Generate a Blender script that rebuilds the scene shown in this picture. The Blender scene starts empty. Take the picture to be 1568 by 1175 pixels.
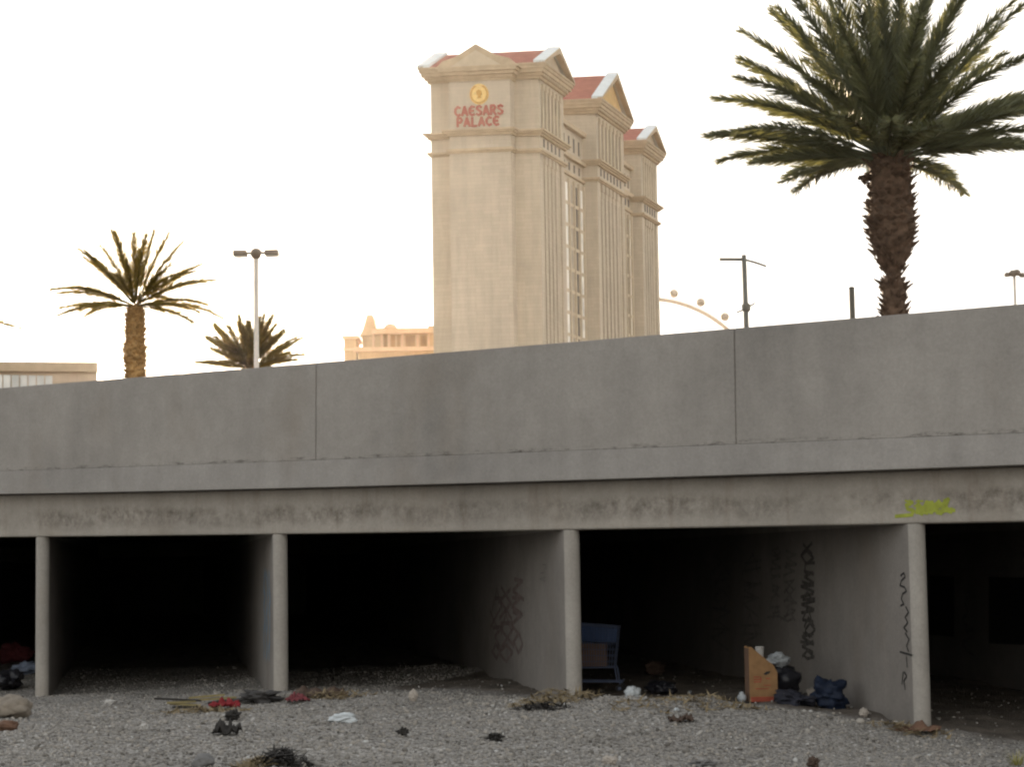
import bpy, bmesh, math, random
import numpy as np
from mathutils import Vector, Matrix, noise as mnoise

random.seed(7)
rng = np.random.default_rng(11)
S = bpy.context.scene
COL = S.collection
rad = math.radians

# ------------------------------------------------------------------ camera
HAZE = 2.0e-5
FPX, HOR, ROLL = 3200.0, 868.0, 0.015          # focal length (px of a 1568 wide frame), horizon row, roll
CAMP = Vector((0, 0, 1.75))
PITCH = math.atan((HOR - 587.5) / FPX)
F_ = Vector((0, math.cos(PITCH), math.sin(PITCH)))
R0 = Vector((1, 0, 0)); U0 = Vector((0, -math.sin(PITCH), math.cos(PITCH)))
R_ = math.cos(ROLL) * R0 - math.sin(ROLL) * U0
U_ = math.sin(ROLL) * R0 + math.cos(ROLL) * U0

def ray(x, y): return F_ * FPX + R_ * (x - 784) + U_ * (587.5 - y)
def at(x, y, Y):
    d = ray(x, y); return CAMP + d * (Y / d.y)

cd = bpy.data.cameras.new('camera'); cam = bpy.data.objects.new('camera', cd); COL.objects.link(cam)
cd.sensor_width = 36; cd.sensor_fit = 'HORIZONTAL'; cd.lens = 36 * FPX / 1568
cd.clip_start = 0.1; cd.clip_end = 12000
cam.matrix_world = Matrix(((R_.x, U_.x, -F_.x, 0), (R_.y, U_.y, -F_.y, 0), (R_.z, U_.z, -F_.z, CAMP.z), (0, 0, 0, 1)))
S.camera = cam

# ------------------------------------------------------------------ light
SUN_AZ, SUN_EL = rad(-10.5), rad(5.0)           # azimuth from +Y, positive to the right
w = bpy.data.worlds.new('World'); S.world = w; w.use_nodes = True
nt = w.node_tree; bg = nt.nodes['Background']
sky = nt.nodes.new('ShaderNodeTexSky'); sky.sky_type = 'NISHITA'; sky.sun_disc = False
sky.sun_elevation = SUN_EL; sky.sun_rotation = SUN_AZ
sky.air_density = 1.0; sky.dust_density = 3.0; sky.ozone_density = 1.0; sky.altitude = 600
hsv = nt.nodes.new('ShaderNodeHueSaturation'); hsv.inputs['Saturation'].default_value = 0.15
cap = nt.nodes.new('ShaderNodeMix'); cap.data_type = 'RGBA'; cap.blend_type = 'DARKEN'; cap.inputs[0].default_value = 1.0; cap.inputs[7].default_value = (2.2, 2.1, 1.95, 1)
nt.links.new(sky.outputs[0], hsv.inputs['Color']); nt.links.new(hsv.outputs[0], cap.inputs[6]); nt.links.new(cap.outputs[2], bg.inputs['Color'])
bg.inputs['Strength'].default_value = 0.15
ld = bpy.data.lights.new('sun', 'SUN'); ld.energy = 3.5; ld.angle = rad(0.5); ld.color = (1.0, 0.78, 0.54)
lo = bpy.data.objects.new('sun', ld); COL.objects.link(lo)
sd = Vector((math.sin(SUN_AZ) * math.cos(SUN_EL), math.cos(SUN_AZ) * math.cos(SUN_EL), math.sin(SUN_EL)))
lo.rotation_euler = sd.to_track_quat('Z', 'Y').to_euler(); lo.location = (0, 60, 60)
S.view_settings.view_transform = 'Standard'; S.view_settings.look = 'None'
S.view_settings.exposure = 2.37; S.view_settings.gamma = 1.0
S.cycles.filter_width = 2.2
S.cycles.max_bounces = 12; S.cycles.diffuse_bounces = 8
S.cycles.use_denoising = True

# ------------------------------------------------------------------ materials
class Nodes:
    def __init__(s, name, rough=0.9):
        s.m = bpy.data.materials.new(name); s.m.use_nodes = True; s.t = s.m.node_tree
        s.b = s.t.nodes['Principled BSDF']; s.b.inputs['Roughness'].default_value = rough
        s.b.inputs['Specular IOR Level'].default_value = 0.3
        s.tc = s.t.nodes.new('ShaderNodeTexCoord')
    def n(s, k): return s.t.nodes.new(k)
    def l(s, a, b): s.t.links.new(a, b)
    def coord(s, scale=(1, 1, 1), out='Object'):
        mp = s.n('ShaderNodeMapping'); mp.inputs['Scale'].default_value = scale
        s.l(s.tc.outputs[out], mp.inputs['Vector']); return mp.outputs[0]
    def noise(s, scale, detail=4, sc=(1, 1, 1), rough=.55, out='Object'):
        t = s.n('ShaderNodeTexNoise'); t.inputs['Scale'].default_value = scale
        t.inputs['Detail'].default_value = detail; t.inputs['Roughness'].default_value = rough
        s.l(s.coord(sc, out), t.inputs['Vector']); return t.outputs['Fac']
    def ramp(s, fac, *stops):
        r = s.n('ShaderNodeValToRGB'); e = r.color_ramp.elements
        while len(e) < len(stops): e.new(0.5)
        for k, (p, c) in enumerate(stops):
            e[k].position = p; e[k].color = (c, c, c, 1) if isinstance(c, (int, float)) else (*c, 1)
        s.l(fac, r.inputs[0]); return r.outputs[0]
    def mix(s, fac, a, b, mode='MIX'):
        m = s.n('ShaderNodeMix'); m.data_type = 'RGBA'; m.blend_type = mode
        for v, i in ((fac, 0), (a, 6), (b, 7)):
            if isinstance(v, (int, float)): m.inputs[i].default_value = v if i == 0 else (v, v, v, 1)
            elif isinstance(v, tuple): m.inputs[i].default_value = (*v, 1)
            else: s.l(v, m.inputs[i])
        return m.outputs[2]
    def math(s, op, a, b=0.0):
        m = s.n('ShaderNodeMath'); m.operation = op
        for v, i in ((a, 0), (b, 1)):
            if isinstance(v, (int, float)): m.inputs[i].default_value = v
            else: s.l(v, m.inputs[i])
        return m.outputs[0]
    def col(s, c):
        if isinstance(c, tuple): s.b.inputs['Base Color'].default_value = (*c, 1)
        else: s.l(c, s.b.inputs['Base Color'])
    def bump(s, h, strength=.4, dist=.02):
        b = s.n('ShaderNodeBump'); b.inputs['Strength'].default_value = strength; b.inputs['Distance'].default_value = dist
        s.l(h, b.inputs['Height']); s.l(b.outputs[0], s.b.inputs['Normal'])

def plain(name, c, rough=.85, var=.25, scale=6.0, metal=0.0, bump=.3):
    N = Nodes(name, rough)
    f = N.ramp(N.noise(scale, 5), (.3, 1 - var), (.72, 1 + var))
    N.col(N.mix(1.0, c, f, 'MULTIPLY')); N.b.inputs['Metallic'].default_value = metal
    if bump: N.bump(N.noise(scale * 4, 4), bump, .01)
    return N.m

def concrete(name, base, streak=.25, dirt=.0, joint=False):
    """Cast concrete; UV.y is the height share of the member, UV.x metres along it."""
    N = Nodes(name, .92)
    c = N.ramp(N.noise(.55, 6), (.25, tuple(v * .80 for v in base)), (.5, base), (.78, tuple(min(1, v * 1.14) for v in base)))
    c = N.mix(.5, c, N.ramp(N.noise(2.6, 8, rough=.68), (.3, .78), (.7, 1.12)), 'MULTIPLY')
    c = N.mix(streak, c, N.ramp(N.noise(3.2, 5, (1, 1, .10)), (.36, .45), (.6, 1.0)), 'MULTIPLY')
    c = N.mix(.6, c, N.ramp(N.noise(28, 5, rough=.75), (.3, .78), (.7, 1.12)), 'MULTIPLY')
    # brown and greenish weather patches
    c = N.mix(N.ramp(N.noise(.9, 5, (1, 1, .5)), (.55, 0.0), (.75, .35)), c, tuple(base[i] * (.72, .64, .55)[i] for i in range(3)))
    sep = N.n('ShaderNodeSeparateXYZ'); N.l(N.tc.outputs['UV'], sep.inputs[0]); v = sep.outputs['Y']
    if dirt:
        v = N.math('ADD', v, N.math('MULTIPLY', N.math('SUBTRACT', N.noise(.8, 4, (1, 0, 1), .6, 'UV'), .5), .55))
        band = N.ramp(v, (.12, .04), (.3, .8), (.52, 1.0), (.68, .18), (.9, .1))
        blot = N.ramp(N.noise(.42, 3, (1, 1, 0), out='UV'), (.32, .15), (.52, 1.0))
        speck = N.ramp(N.noise(5.5, 9, (1, .55, 1), .78, 'UV'), (.40, 0.0), (.62, 1.0))
        m = N.math('MULTIPLY', N.math('MULTIPLY', band, blot), speck)
        c = N.mix(N.math('MULTIPLY', m, dirt), c, (.075, .06, .045))
        run = N.ramp(N.noise(2.2, 6, (1.6, .12, 1), .7, 'UV'), (.54, 0.0), (.76, .5))
        c = N.mix(run, c, (.14, .095, .065))
    if joint:
        edge = N.ramp(v, (.0, 1.0), (.022, .9), (.045, 0.0))
        chip = N.ramp(N.noise(3.5, 9, (1, 6, 1), .8, 'UV'), (.50, 0.0), (.64, 1.0))
        c = N.mix(N.math('MULTIPLY', edge, chip), c, (.05, .042, .035))
    N.col(c)
    N.bump(N.math('ADD', N.noise(9, 8, rough=.7), N.math('MULTIPLY', N.noise(1.6, 3), 1.5)), .28, .03)
    return N.m

M = {}
M['parapet'] = concrete('parapet_concrete', (.300, .277, .250), .12, 0, True)
M['edge'] = concrete('edge_concrete', (.300, .280, .258), .15)
M['beam'] = concrete('beam_concrete', (.335, .304, .264), .12, .75)
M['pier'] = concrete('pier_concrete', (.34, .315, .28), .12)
M['pier_side'] = concrete('shaded_pier_concrete', (.215, .195, .175), .08)  # darker copy for pier flanks: shade inside the bays put into the colour
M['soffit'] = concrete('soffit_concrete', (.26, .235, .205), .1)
M['asphalt'] = plain('asphalt', (.05, .05, .052), .9, .3, 3)
M['dust'] = plain('desert_soil', (.26, .21, .16), .95, .25, .4)
M['black_mark'] = plain('black_paint_and_dark_fill', (.022, .02, .02), .7, .2, 9)  # tag paint; also fills the opening rectangles and a pier's base band
M['smudge'] = plain('smudged_black_paint', (.08, .072, .064), .8, .5, 14)
M['faint_paint'] = plain('faded_black_paint', (.135, .122, .11), .8, .3, 9)
M['red_paint'] = plain('dull_red_spray_paint', (.150, .115, .105), .8, .3, 9)
M['blue_paint'] = plain('blue_spray_paint', (.10, .19, .27), .7, .3, 6)
M['neon'] = plain('yellow_green_spray_paint', (.29, .32, .05), .8, .25, 7)

def make_ground_mat():
    N = Nodes('gravel_ground', .95)
    vor = N.n('ShaderNodeTexVoronoi'); vor.inputs['Scale'].default_value = 38; vor.inputs['Randomness'].default_value = 1
    N.l(N.coord(), vor.inputs['Vector'])
    sc = N.n('ShaderNodeSeparateColor'); N.l(vor.outputs['Color'], sc.inputs[0])
    g = N.ramp(sc.outputs[0], (0.0, (.09, .082, .072)), (.35, (.20, .187, .168)), (.7, (.28, .262, .238)), (1.0, (.38, .36, .33)))
    g = N.mix(.6, g, N.ramp(N.noise(.7, 5), (.3, .72), (.7, 1.15)), 'MULTIPLY')
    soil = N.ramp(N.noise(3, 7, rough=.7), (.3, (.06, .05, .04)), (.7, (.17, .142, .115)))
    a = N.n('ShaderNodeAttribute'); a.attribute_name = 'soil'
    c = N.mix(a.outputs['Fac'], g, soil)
    b = N.n('ShaderNodeAttribute'); b.attribute_name = 'far'
    c = N.mix(b.outputs['Fac'], c, N.ramp(N.noise(.05, 4), (.3, (.22, .19, .155)), (.7, (.30, .26, .21))))
    N.col(c)
    N.bump(N.math('SUBTRACT', 1.0, vor.outputs['Distance']), .7, .02)
    return N.m
M['ground'] = make_ground_mat()

def make_stone_mat():
    N = Nodes('gravel_stone', .9)
    a = N.n('ShaderNodeAttribute'); a.attribute_name = 'tone'
    N.col(N.mix(.5, N.ramp(a.outputs['Fac'], (0, (.08, .072, .062)), (.3, (.19, .175, .155)), (.55, (.26, .245, .222)), (.8, (.31, .28, .24)), (.95, (.36, .345, .32)), (1, (.44, .43, .41))),
                N.ramp(N.noise(60, 3), (.3, .75), (.7, 1.15)), 'MULTIPLY'))
    return N.m
M['stone'] = make_stone_mat()

def make_tower_mat(name, base, rows=.8, wid=3.0):
    N = Nodes(name, .85)
    br = N.n('ShaderNodeTexBrick'); br.inputs['Scale'].default_value = 1
    br.inputs['Brick Width'].default_value = wid; br.inputs['Row Height'].default_value = rows
    br.inputs['Mortar Size'].default_value = .035; br.inputs['Mortar Smooth'].default_value = .3
    br.inputs['Color1'].default_value = (*base, 1); br.inputs['Color2'].default_value = (*[v * .93 for v in base], 1)
    br.inputs['Mortar'].default_value = (*[v * .84 for v in base], 1)
    # UV-free mapping: x+y along the wall, z up
    sp = N.n('ShaderNodeSeparateXYZ'); N.l(N.tc.outputs['Object'], sp.inputs[0])
    cb = N.n('ShaderNodeCombineXYZ'); N.l(N.math('ADD', sp.outputs['X'], sp.outputs['Y']), cb.inputs['X']); N.l(sp.outputs['Z'], cb.inputs['Y'])
    N.l(cb.outputs[0], br.inputs['Vector'])
    c = N.mix(.7, br.outputs['Color'], N.ramp(N.noise(.12, 6, (1, 1, .35), .65), (.3, .82), (.7, 1.08)), 'MULTIPLY')
    c = N.mix(.5, c, N.ramp(N.noise(.8, 5, (1, 1, .15)), (.3, .8), (.7, 1.08)), 'MULTIPLY')
    N.col(c); return N.m
M['tower'] = make_tower_mat('cream_tower_stucco', (.53, .445, .335))
M['tower_grey'] = make_tower_mat('grey_cream_panel', (.525, .445, .345))
M['trim'] = plain('tan_cornice', (.47, .365, .245), .85, .12, .5, bump=0)
M['cream'] = plain('cream_pediment', (.52, .43, .31), .85, .1, .5, bump=0)
M['ochre_lit'] = plain('lit_pediment', (.60, .40, .17), .85, .12, .5, bump=0)  # warm light in the deep middle gable put into its colour
M['rake'] = plain('pale_grey_metal_flashing', (.66, .69, .68), .5, .08, .5, bump=0)

def make_tile():
    N = Nodes('red_roof_tile', .8)
    wv = N.n('ShaderNodeTexWave'); wv.inputs['Scale'].default_value = .9; wv.inputs['Distortion'].default_value = .5
    N.l(N.coord(), wv.inputs['Vector'])
    c = N.mix(.6, (.40, .13, .085), N.ramp(N.noise(.6, 6), (.3, .75), (.7, 1.2)), 'MULTIPLY')
    N.col(N.mix(.35, c, wv.outputs['Color'], 'MULTIPLY')); return N.m
M['tile'] = make_tile()
def glass(name, c, rough, metal=.0):
    N = Nodes(name, rough); N.col(N.mix(.6, c, N.ramp(N.noise(.45, 2, (1, 1, .5)), (.35, .6), (.65, 1.25)), 'MULTIPLY'))
    N.b.inputs['Metallic'].default_value = metal; N.b.inputs['Specular IOR Level'].default_value = .5; return N.m
M['glass_dark'] = glass('bronze_window_glass', (.075, .05, .032), .6)
M['glass_sky'] = glass('white_window_panel', (.86, .83, .76), .5)
M['glass_pale'] = glass('pale_window_glass', (.55, .55, .52), .3, .4)
M['gold'] = plain('gold_emblem', (.78, .54, .19), .5, .15, 2, .1, 0)
M['gold_dark'] = plain('dark_gold_relief', (.52, .28, .05), .5, .15, 2, .3, 0)
M['sign_red'] = plain('red_sign_letter', (.34, .075, .05), .6, .1, 2, 0, 0)
M['gold_wall'] = make_tower_mat('golden_stucco', (.64, .45, .26), 1.2, 3)
M['gold_trim'] = plain('pink_tan_cornice', (.70, .48, .30), .8, .1, .6, bump=0)
M['beige_wall'] = make_tower_mat('beige_office_wall', (.58, .46, .34), .9, 4)
M['glass_tan'] = glass('tan_shaded_glass', (.36, .29, .21), .5)
M['glass_gold'] = glass('golden_shaded_glass', (.40, .22, .08), .6)
M['wheel'] = plain('white_wheel_steel', (.62, .50, .38), .5, .05, 1, 0, 0)
M['pole'] = plain('painted_grey_pole', (.62, .55, .47), .6, .12, 2, .1, 0)
M['pole_dark'] = plain('weathered_dark_pole', (.13, .125, .105), .7, .2, 2, 0, 0)
M['lamp_head'] = plain('bronze_lamp_housing', (.20, .16, .12), .5, .15, 3, .2, 0)

def leaf_mat(name, c, trans=.35):
    N = Nodes(name, .6)
    cc = N.mix(.8, c, N.ramp(N.noise(1.3, 4), (.3, .55), (.7, 1.35)), 'MULTIPLY'); N.col(cc)
    tr = N.n('ShaderNodeBsdfTranslucent'); N.l(N.mix(1.0, cc, (1.5, 1.35, .6), 'MULTIPLY'), tr.inputs[0])
    mx = N.n('ShaderNodeMixShader'); mx.inputs[0].default_value = trans
    out = [n for n in N.t.nodes if n.type == 'OUTPUT_MATERIAL'][0]
    N.l(N.b.outputs[0], mx.inputs[1]); N.l(tr.outputs[0], mx.inputs[2]); N.l(mx.outputs[0], out.inputs[0]); return N.m
M['leaf'] = leaf_mat('palm_leaf_green', (.150, .160, .105), .25)
M['leaf_warm'] = leaf_mat('backlit_palm_leaf', (.17, .135, .04), .5)  # golden sun flare mixed into the leaf colour of the left palms
M['bark'] = plain('palm_bark', (.105, .068, .045), .95, .5, 7)
M['bark_warm'] = plain('backlit_palm_bark', (.36, .22, .09), .95, .45, 6)  # brighter bark copy with the low sun's golden flare as colour

# ------------------------------------------------------------------ mesh builder
class MB:
    def __init__(s): s.v = []; s.f = []; s.uv = []
    def add(s, verts, faces):
        o = len(s.v); s.v += [tuple(p) for p in verts]; s.f += [tuple(i + o for i in q) for q in faces]
    def hexa(s, p):          # 0-3 bottom ring, 4-7 top ring
        s.add(p, [(3, 2, 1, 0), (4, 5, 6, 7), (0, 1, 5, 4), (1, 2, 6, 5), (2, 3, 7, 6), (3, 0, 4, 7)])
    def box(s, x0, x1, y0, y1, z0, z1):
        s.hexa([(x0, y0, z0), (x1, y0, z0), (x1, y1, z0), (x0, y1, z0), (x0, y0, z1), (x1, y0, z1), (x1, y1, z1), (x0, y1, z1)])
    def prism(s, poly, fn0, fn1):
        n = len(poly); a = [fn0(*p) for p in poly]; b = [fn1(*p) for p in poly]
        s.add(a + b, [tuple(range(n))[::-1], tuple(range(n, 2 * n))] + [(i, (i + 1) % n, n + (i + 1) % n, n + i) for i in range(n)])
    def tube(s, pts, r, n=8, cap=True):
        pts = [Vector(p) for p in pts]; R = r if isinstance(r, (list, tuple)) else [r] * len(pts)
        o = len(s.v); up = None
        for k, p in enumerate(pts):
            t = (pts[min(k + 1, len(pts) - 1)] - pts[max(k - 1, 0)]).normalized()
            if up is None: up = Vector((0, 0, 1)) if abs(t.z) < .9 else Vector((1, 0, 0))
            x = t.cross(up).normalized(); up = x.cross(t).normalized()
            for j in range(n):
                a = 2 * math.pi * j / n; s.v.append(tuple(p + (x * math.cos(a) + up * math.sin(a)) * R[k]))
        for k in range(len(pts) - 1):
            for j in range(n):
                a, b = o + k * n + j, o + k * n + (j + 1) % n; s.f.append((a, b, b + n, a + n))
        if cap:
            s.f.append(tuple(o + j for j in range(n))[::-1]); s.f.append(tuple(o + (len(pts) - 1) * n + j for j in range(n)))
    def lathe(s, c, prof, n=20, wob=0.0):
        o = len(s.v)
        for k, (r, z) in enumerate(prof):
            for j in range(n):
                a = 2 * math.pi * j / n; q = r * (1 + wob * random.uniform(-1, 1)); s.v.append((c[0] + q * math.cos(a), c[1] + q * math.sin(a), c[2] + z))
        for k in range(len(prof) - 1):
            for j in range(n):
                a, b = o + k * n + j, o + k * n + (j + 1) % n; s.f.append((a, b, b + n, a + n))
        s.f.append(tuple(o + j for j in range(n))[::-1]); s.f.append(tuple(o + (len(prof) - 1) * n + j for j in range(n)))
    def build(s, name, mat, parent=None, smooth=False, fn=None, loc=None, bevel=0):
        vs = [tuple(fn(*p)) for p in s.v] if fn else s.v
        me = bpy.data.meshes.new(name); me.from_pydata(vs, [], s.f)
        bm = bmesh.new(); bm.from_mesh(me); bmesh.ops.recalc_face_normals(bm, faces=bm.faces); bm.to_mesh(me); bm.free()
        me.materials.append(mat)
        if smooth: me.polygons.foreach_set('use_smooth', [True] * len(me.polygons))
        o = bpy.data.objects.new(name, me); COL.objects.link(o)
        if parent: o.parent = parent
        if loc: o.location = loc
        if bevel:
            b = o.modifiers.new('bevel', 'BEVEL'); b.width = bevel; b.segments = 2; b.limit_method = 'ANGLE'
        return o

def tag(o, label=None, cat=None, group=None, kind=None):
    if label: o['label'] = label
    if cat: o['category'] = cat
    if group: o['group'] = group
    if kind: o['kind'] = kind
    return o
def thing(name, loc, label, cat, group=None):
    o = bpy.data.objects.new(name, None); COL.objects.link(o); o.location = loc; o.empty_display_size = .2
    return tag(o, label, cat, group)

# ------------------------------------------------------------------ bridge frame: s runs along it (away to the left), d into the culvert
dq = ray(1411, 1105); QX = CAMP + dq * (1.75 / -dq.z)
TH = math.atan((-3300 - 784) / FPX)
BD = Vector((math.sin(TH), math.cos(TH), 0)); BN = Vector((-BD.y, BD.x, 0))       # BN points to the camera side
if BN.y > 0: BN = -BN
TP = math.atan((240 - 784) / FPX)
PD = Vector((math.sin(TP), math.cos(TP), 0))                                     # pier direction, skewed
def hit_face(x, y, out=0.0):
    d = ray(x, y); q = QX + BN * out; t = ((q - CAMP).dot(BN)) / d.dot(BN); P = CAMP + d * t
    return (P - QX).dot(BD), P.z
def fit(pts, out=0.0):
    q = [hit_face(*p, out) for p in pts]; c = np.polyfit([a for a, _ in q], [b for _, b in q], 2 if len(pts) > 3 else 1)
    f0 = np.poly1d(c); sl = np.polyder(f0)
    def f(s):
        if s < -3: return float(f0(-3) + sl(-3) * (s + 3) * .5)
        if s > 17: return float(f0(17) + .006 * (s - 17))
        return float(f0(s))
    return f
PO = 0.28                                                      # parapet stands out this far from the beam
Z_TOP = fit([(0, 594), (240, 576), (480, 556), (800, 529), (1123, 503), (1568, 465)], PO)
Z_JNT = fit([(0, 722), (480, 706), (1123, 680), (1568, 664)], PO)
Z_BOT = fit([(0, 757), (430, 748), (900, 735), (1568, 712)], PO)
Z_BEAM = fit([(0, 823), (430, 818), (880, 812), (1568, 799)])
S0, S1 = -24.0, 60.0
def bp(s, out, z): p = QX + BD * s + BN * out; return Vector((p.x, p.y, z))

bridge = thing('concrete_bridge', bp(5, -5, 0), 'long grey concrete culvert bridge with solid parapet over open bays', 'bridge')
bridge.location = (0, 0, 0)

def long_member(name, mat, s0, s1, prof, step=1.0, bevel=0.0):
    """prof: list of (out, z function) around the section; gives UVs: u metres, v height share."""
    n = max(1, int((s1 - s0) / step)); ss = [s0 + (s1 - s0) * k / n for k in range(n + 1)]
    m = len(prof); vs = []; fs = []
    for s in ss:
        for (o, zf) in prof: vs.append(bp(s, o, zf(s)))
    for k in range(n):
        for j in range(m):
            a, b = k * m + j, k * m + (j + 1) % m; fs.append((a, b, b + m, a + m))
    fs.append(tuple(range(m))); fs.append(tuple(n * m + j for j in range(m))[::-1])
    me = bpy.data.meshes.new(name); me.from_pydata([tuple(v) for v in vs], [], fs)
    bm = bmesh.new(); bm.from_mesh(me); bmesh.ops.recalc_face_normals(bm, faces=bm.faces)
    uvl = bm.loops.layers.uv.new('uv')
    zs = {}
    for f in bm.faces:
        for lp in f.loops:
            p = lp.vert.co; s = (p - QX).dot(BD); lo_ = min(zf(s) for _, zf in prof); hi_ = max(zf(s) for _, zf in prof)
            lp[uvl].uv = (s, (p.z - lo_) / (hi_ - lo_))
    bm.to_mesh(me); bm.free(); me.materials.append(mat)
    o = bpy.data.objects.new(name, me); COL.objects.link(o); o.parent = bridge
    if bevel:
        b = o.modifiers.new('bevel', 'BEVEL'); b.width = bevel; b.segments = 3; b.limit_method = 'ANGLE'; b.angle_limit = rad(50)
    return o

# the parapet panels between the joints seen at x = 482 and x = 1123
sj1 = hit_face(1125, 590, PO)[0]; sj2 = hit_face(483, 630, PO)[0]
sp_ = sj2 - sj1
cuts = [S0, sj1 - 2 * sp_, sj1 - sp_, sj1, sj2, sj2 + sp_ * 1.15, sj2 + 2.15 * sp_, sj2 + 4 * sp_, S1]
cuts = sorted(c for c in cuts if S0 <= c <= S1)
for a, b in zip(cuts[:-1], cuts[1:]):
    long_member('parapet_panel', M['parapet'], a + .009, b - .009,
                [(PO, lambda s: Z_JNT(s) + .002), (PO - .02, lambda s: Z_TOP(s)), (PO - .30, lambda s: Z_TOP(s)), (PO - .34, lambda s: Z_JNT(s) + .002)], .5, .006)
long_member('parapet_core', M['soffit'], S0 + .1, S1 - .1,
            [(PO - .012, lambda s: Z_JNT(s) - .05), (PO - .035, lambda s: Z_TOP(s) - .03), (PO - .26, lambda s: Z_TOP(s) - .03), (PO - .28, lambda s: Z_JNT(s) - .05)])
long_member('edge_slab', M['edge'], S0, S1, [(PO + .008, lambda s: Z_BOT(s)), (PO + .008, lambda s: Z_JNT(s)), (PO - 1.2, lambda s: Z_JNT(s)), (PO - 1.2, lambda s: Z_BOT(s))], .5, .008)
long_member('fascia_beam', M['beam'], S0, S1, [(0, lambda s: Z_BEAM(s)), (0, lambda s: Z_BOT(s) - .004), (-.5, lambda s: Z_BOT(s) - .004), (-.5, lambda s: Z_BEAM(s))], .5, .025)
long_member('deck_slab', M['soffit'], S0, S1, [(-.503, lambda s: Z_BEAM(s) + .09), (-.503, lambda s: Z_BOT(s) - .01), (-18, lambda s: Z_BOT(s) - .01), (-18, lambda s: Z_BEAM(s) + .09)], 2)

# piers: thin walls with half-round noses, skewed to the bridge
PT = 0.205
PR = Vector((PD.y, -PD.x, 0))                                  # to the right of a pier
def s_of_nose(px, py): return hit_face(px, py)[0]
nose = [s_of_nose(1411, 900), s_of_nose(879, 900), s_of_nose(430, 900), s_of_nose(64.5, 900)]
gap = nose[1] - nose[0]
nose = [nose[0] - 4 * gap, nose[0] - 3 * gap, nose[0] - 2 * gap, nose[0] - gap] + nose + [nose[3] + gap * k for k in range(1, 8)]
DEPTH = 46.0
piers = {}
for s in nose:
    base = QX + BD * s; c = base + PD * (PT / 2 + .02)
    ring = []
    for k in range(13):
        a = math.pi * k / 12; ring.append(c + PR * (math.cos(a) * PT / 2) - PD * (math.sin(a) * PT / 2))
    L = DEPTH - s * .0
    nseg = 20
    b = MB(); zt = Z_BEAM(s) - .001
    sec = [(p.x, p.y) for p in ring]
    fr = c - PR * PT / 2 + PD * L; fl = c + PR * PT / 2 + PD * L
    sec += [(fr.x, fr.y), (fl.x, fl.y)]
    b.prism(sec, lambda x, y: (x, y, -.8), lambda x, y: (x, y, zt))
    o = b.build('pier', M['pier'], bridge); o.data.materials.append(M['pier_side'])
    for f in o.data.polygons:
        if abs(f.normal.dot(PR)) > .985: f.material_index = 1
    # above the beam line, inside: pier head under the deck
    b = MB(); q0 = c + PD * .62
    q = [q0 + PR * PT / 2, q0 - PR * PT / 2, fr, fl]
    b.prism([(p.x, p.y) for p in q], lambda x, y: (x, y, zt + .001), lambda x, y: (x, y, zt + .2))
    b.build('pier_head', M['pier'], bridge)
    piers[round(s, 3)] = (c, o)
pk = sorted(piers, key=lambda s: s)
P4 = min(piers, key=lambda s: abs(s - nose[4])); P3 = min(piers, key=lambda s: abs(s - nose[5])); P2 = min(piers, key=lambda s: abs(s - nose[6])); P5 = min(piers, key=lambda s: abs(s - nose[3]))

# culvert ends and abutments
b = MB(); q = [bp(S0, 0, 0) + PD * DEPTH, bp(S1, 0, 0) + PD * DEPTH]; q += [q[1] + PD * .5, q[0] + PD * .5]
b.prism([(p.x, p.y) for p in q], lambda x, y: (x, y, -.8), lambda x, y: (x, y, 3.2)); b.build('end_wall', M['soffit'], bridge)
for s, e in ((S0, -220), (S1, 260)):
    b = MB(); p0, p1 = bp(s, 0, 0), bp(e, 0, 0); q = [p0, p1, p1 + PD * 60, p0 + PD * 60]
    b.prism([(p.x, p.y) for p in q], lambda x, y: (x, y, -.8), lambda x, y: (x, y, 2.9)); b.build('abutment', M['pier'], bridge)

# ------------------------------------------------------------------ terrain
def vnoise(x, y, seed=0):
    x = np.asarray(x, float); y = np.asarray(y, float)
    xi = np.floor(x).astype(np.int64); yi = np.floor(y).astype(np.int64); fx = x - xi; fy = y - yi
    def h(a, b):
        n = (a * 374761393 + b * 668265263 + seed * 1442695041) & 0x7fffffff
        n = ((n ^ (n >> 13)) * 1274126177) & 0x7fffffff
        return ((n ^ (n >> 16)) & 0xffff) / 65535.0
    ux = fx * fx * (3 - 2 * fx); uy = fy * fy * (3 - 2 * fy)
    return (h(xi, yi) * (1 - ux) + h(xi + 1, yi) * ux) * (1 - uy) + (h(xi, yi + 1) * (1 - ux) + h(xi + 1, yi + 1) * ux) * uy
def sw(x, y):
    dx, dy = np.asarray(x) - QX.x, np.asarray(y) - QX.y
    return dx * BD.x + dy * BD.y, dx * BN.x + dy * BN.y
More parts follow.
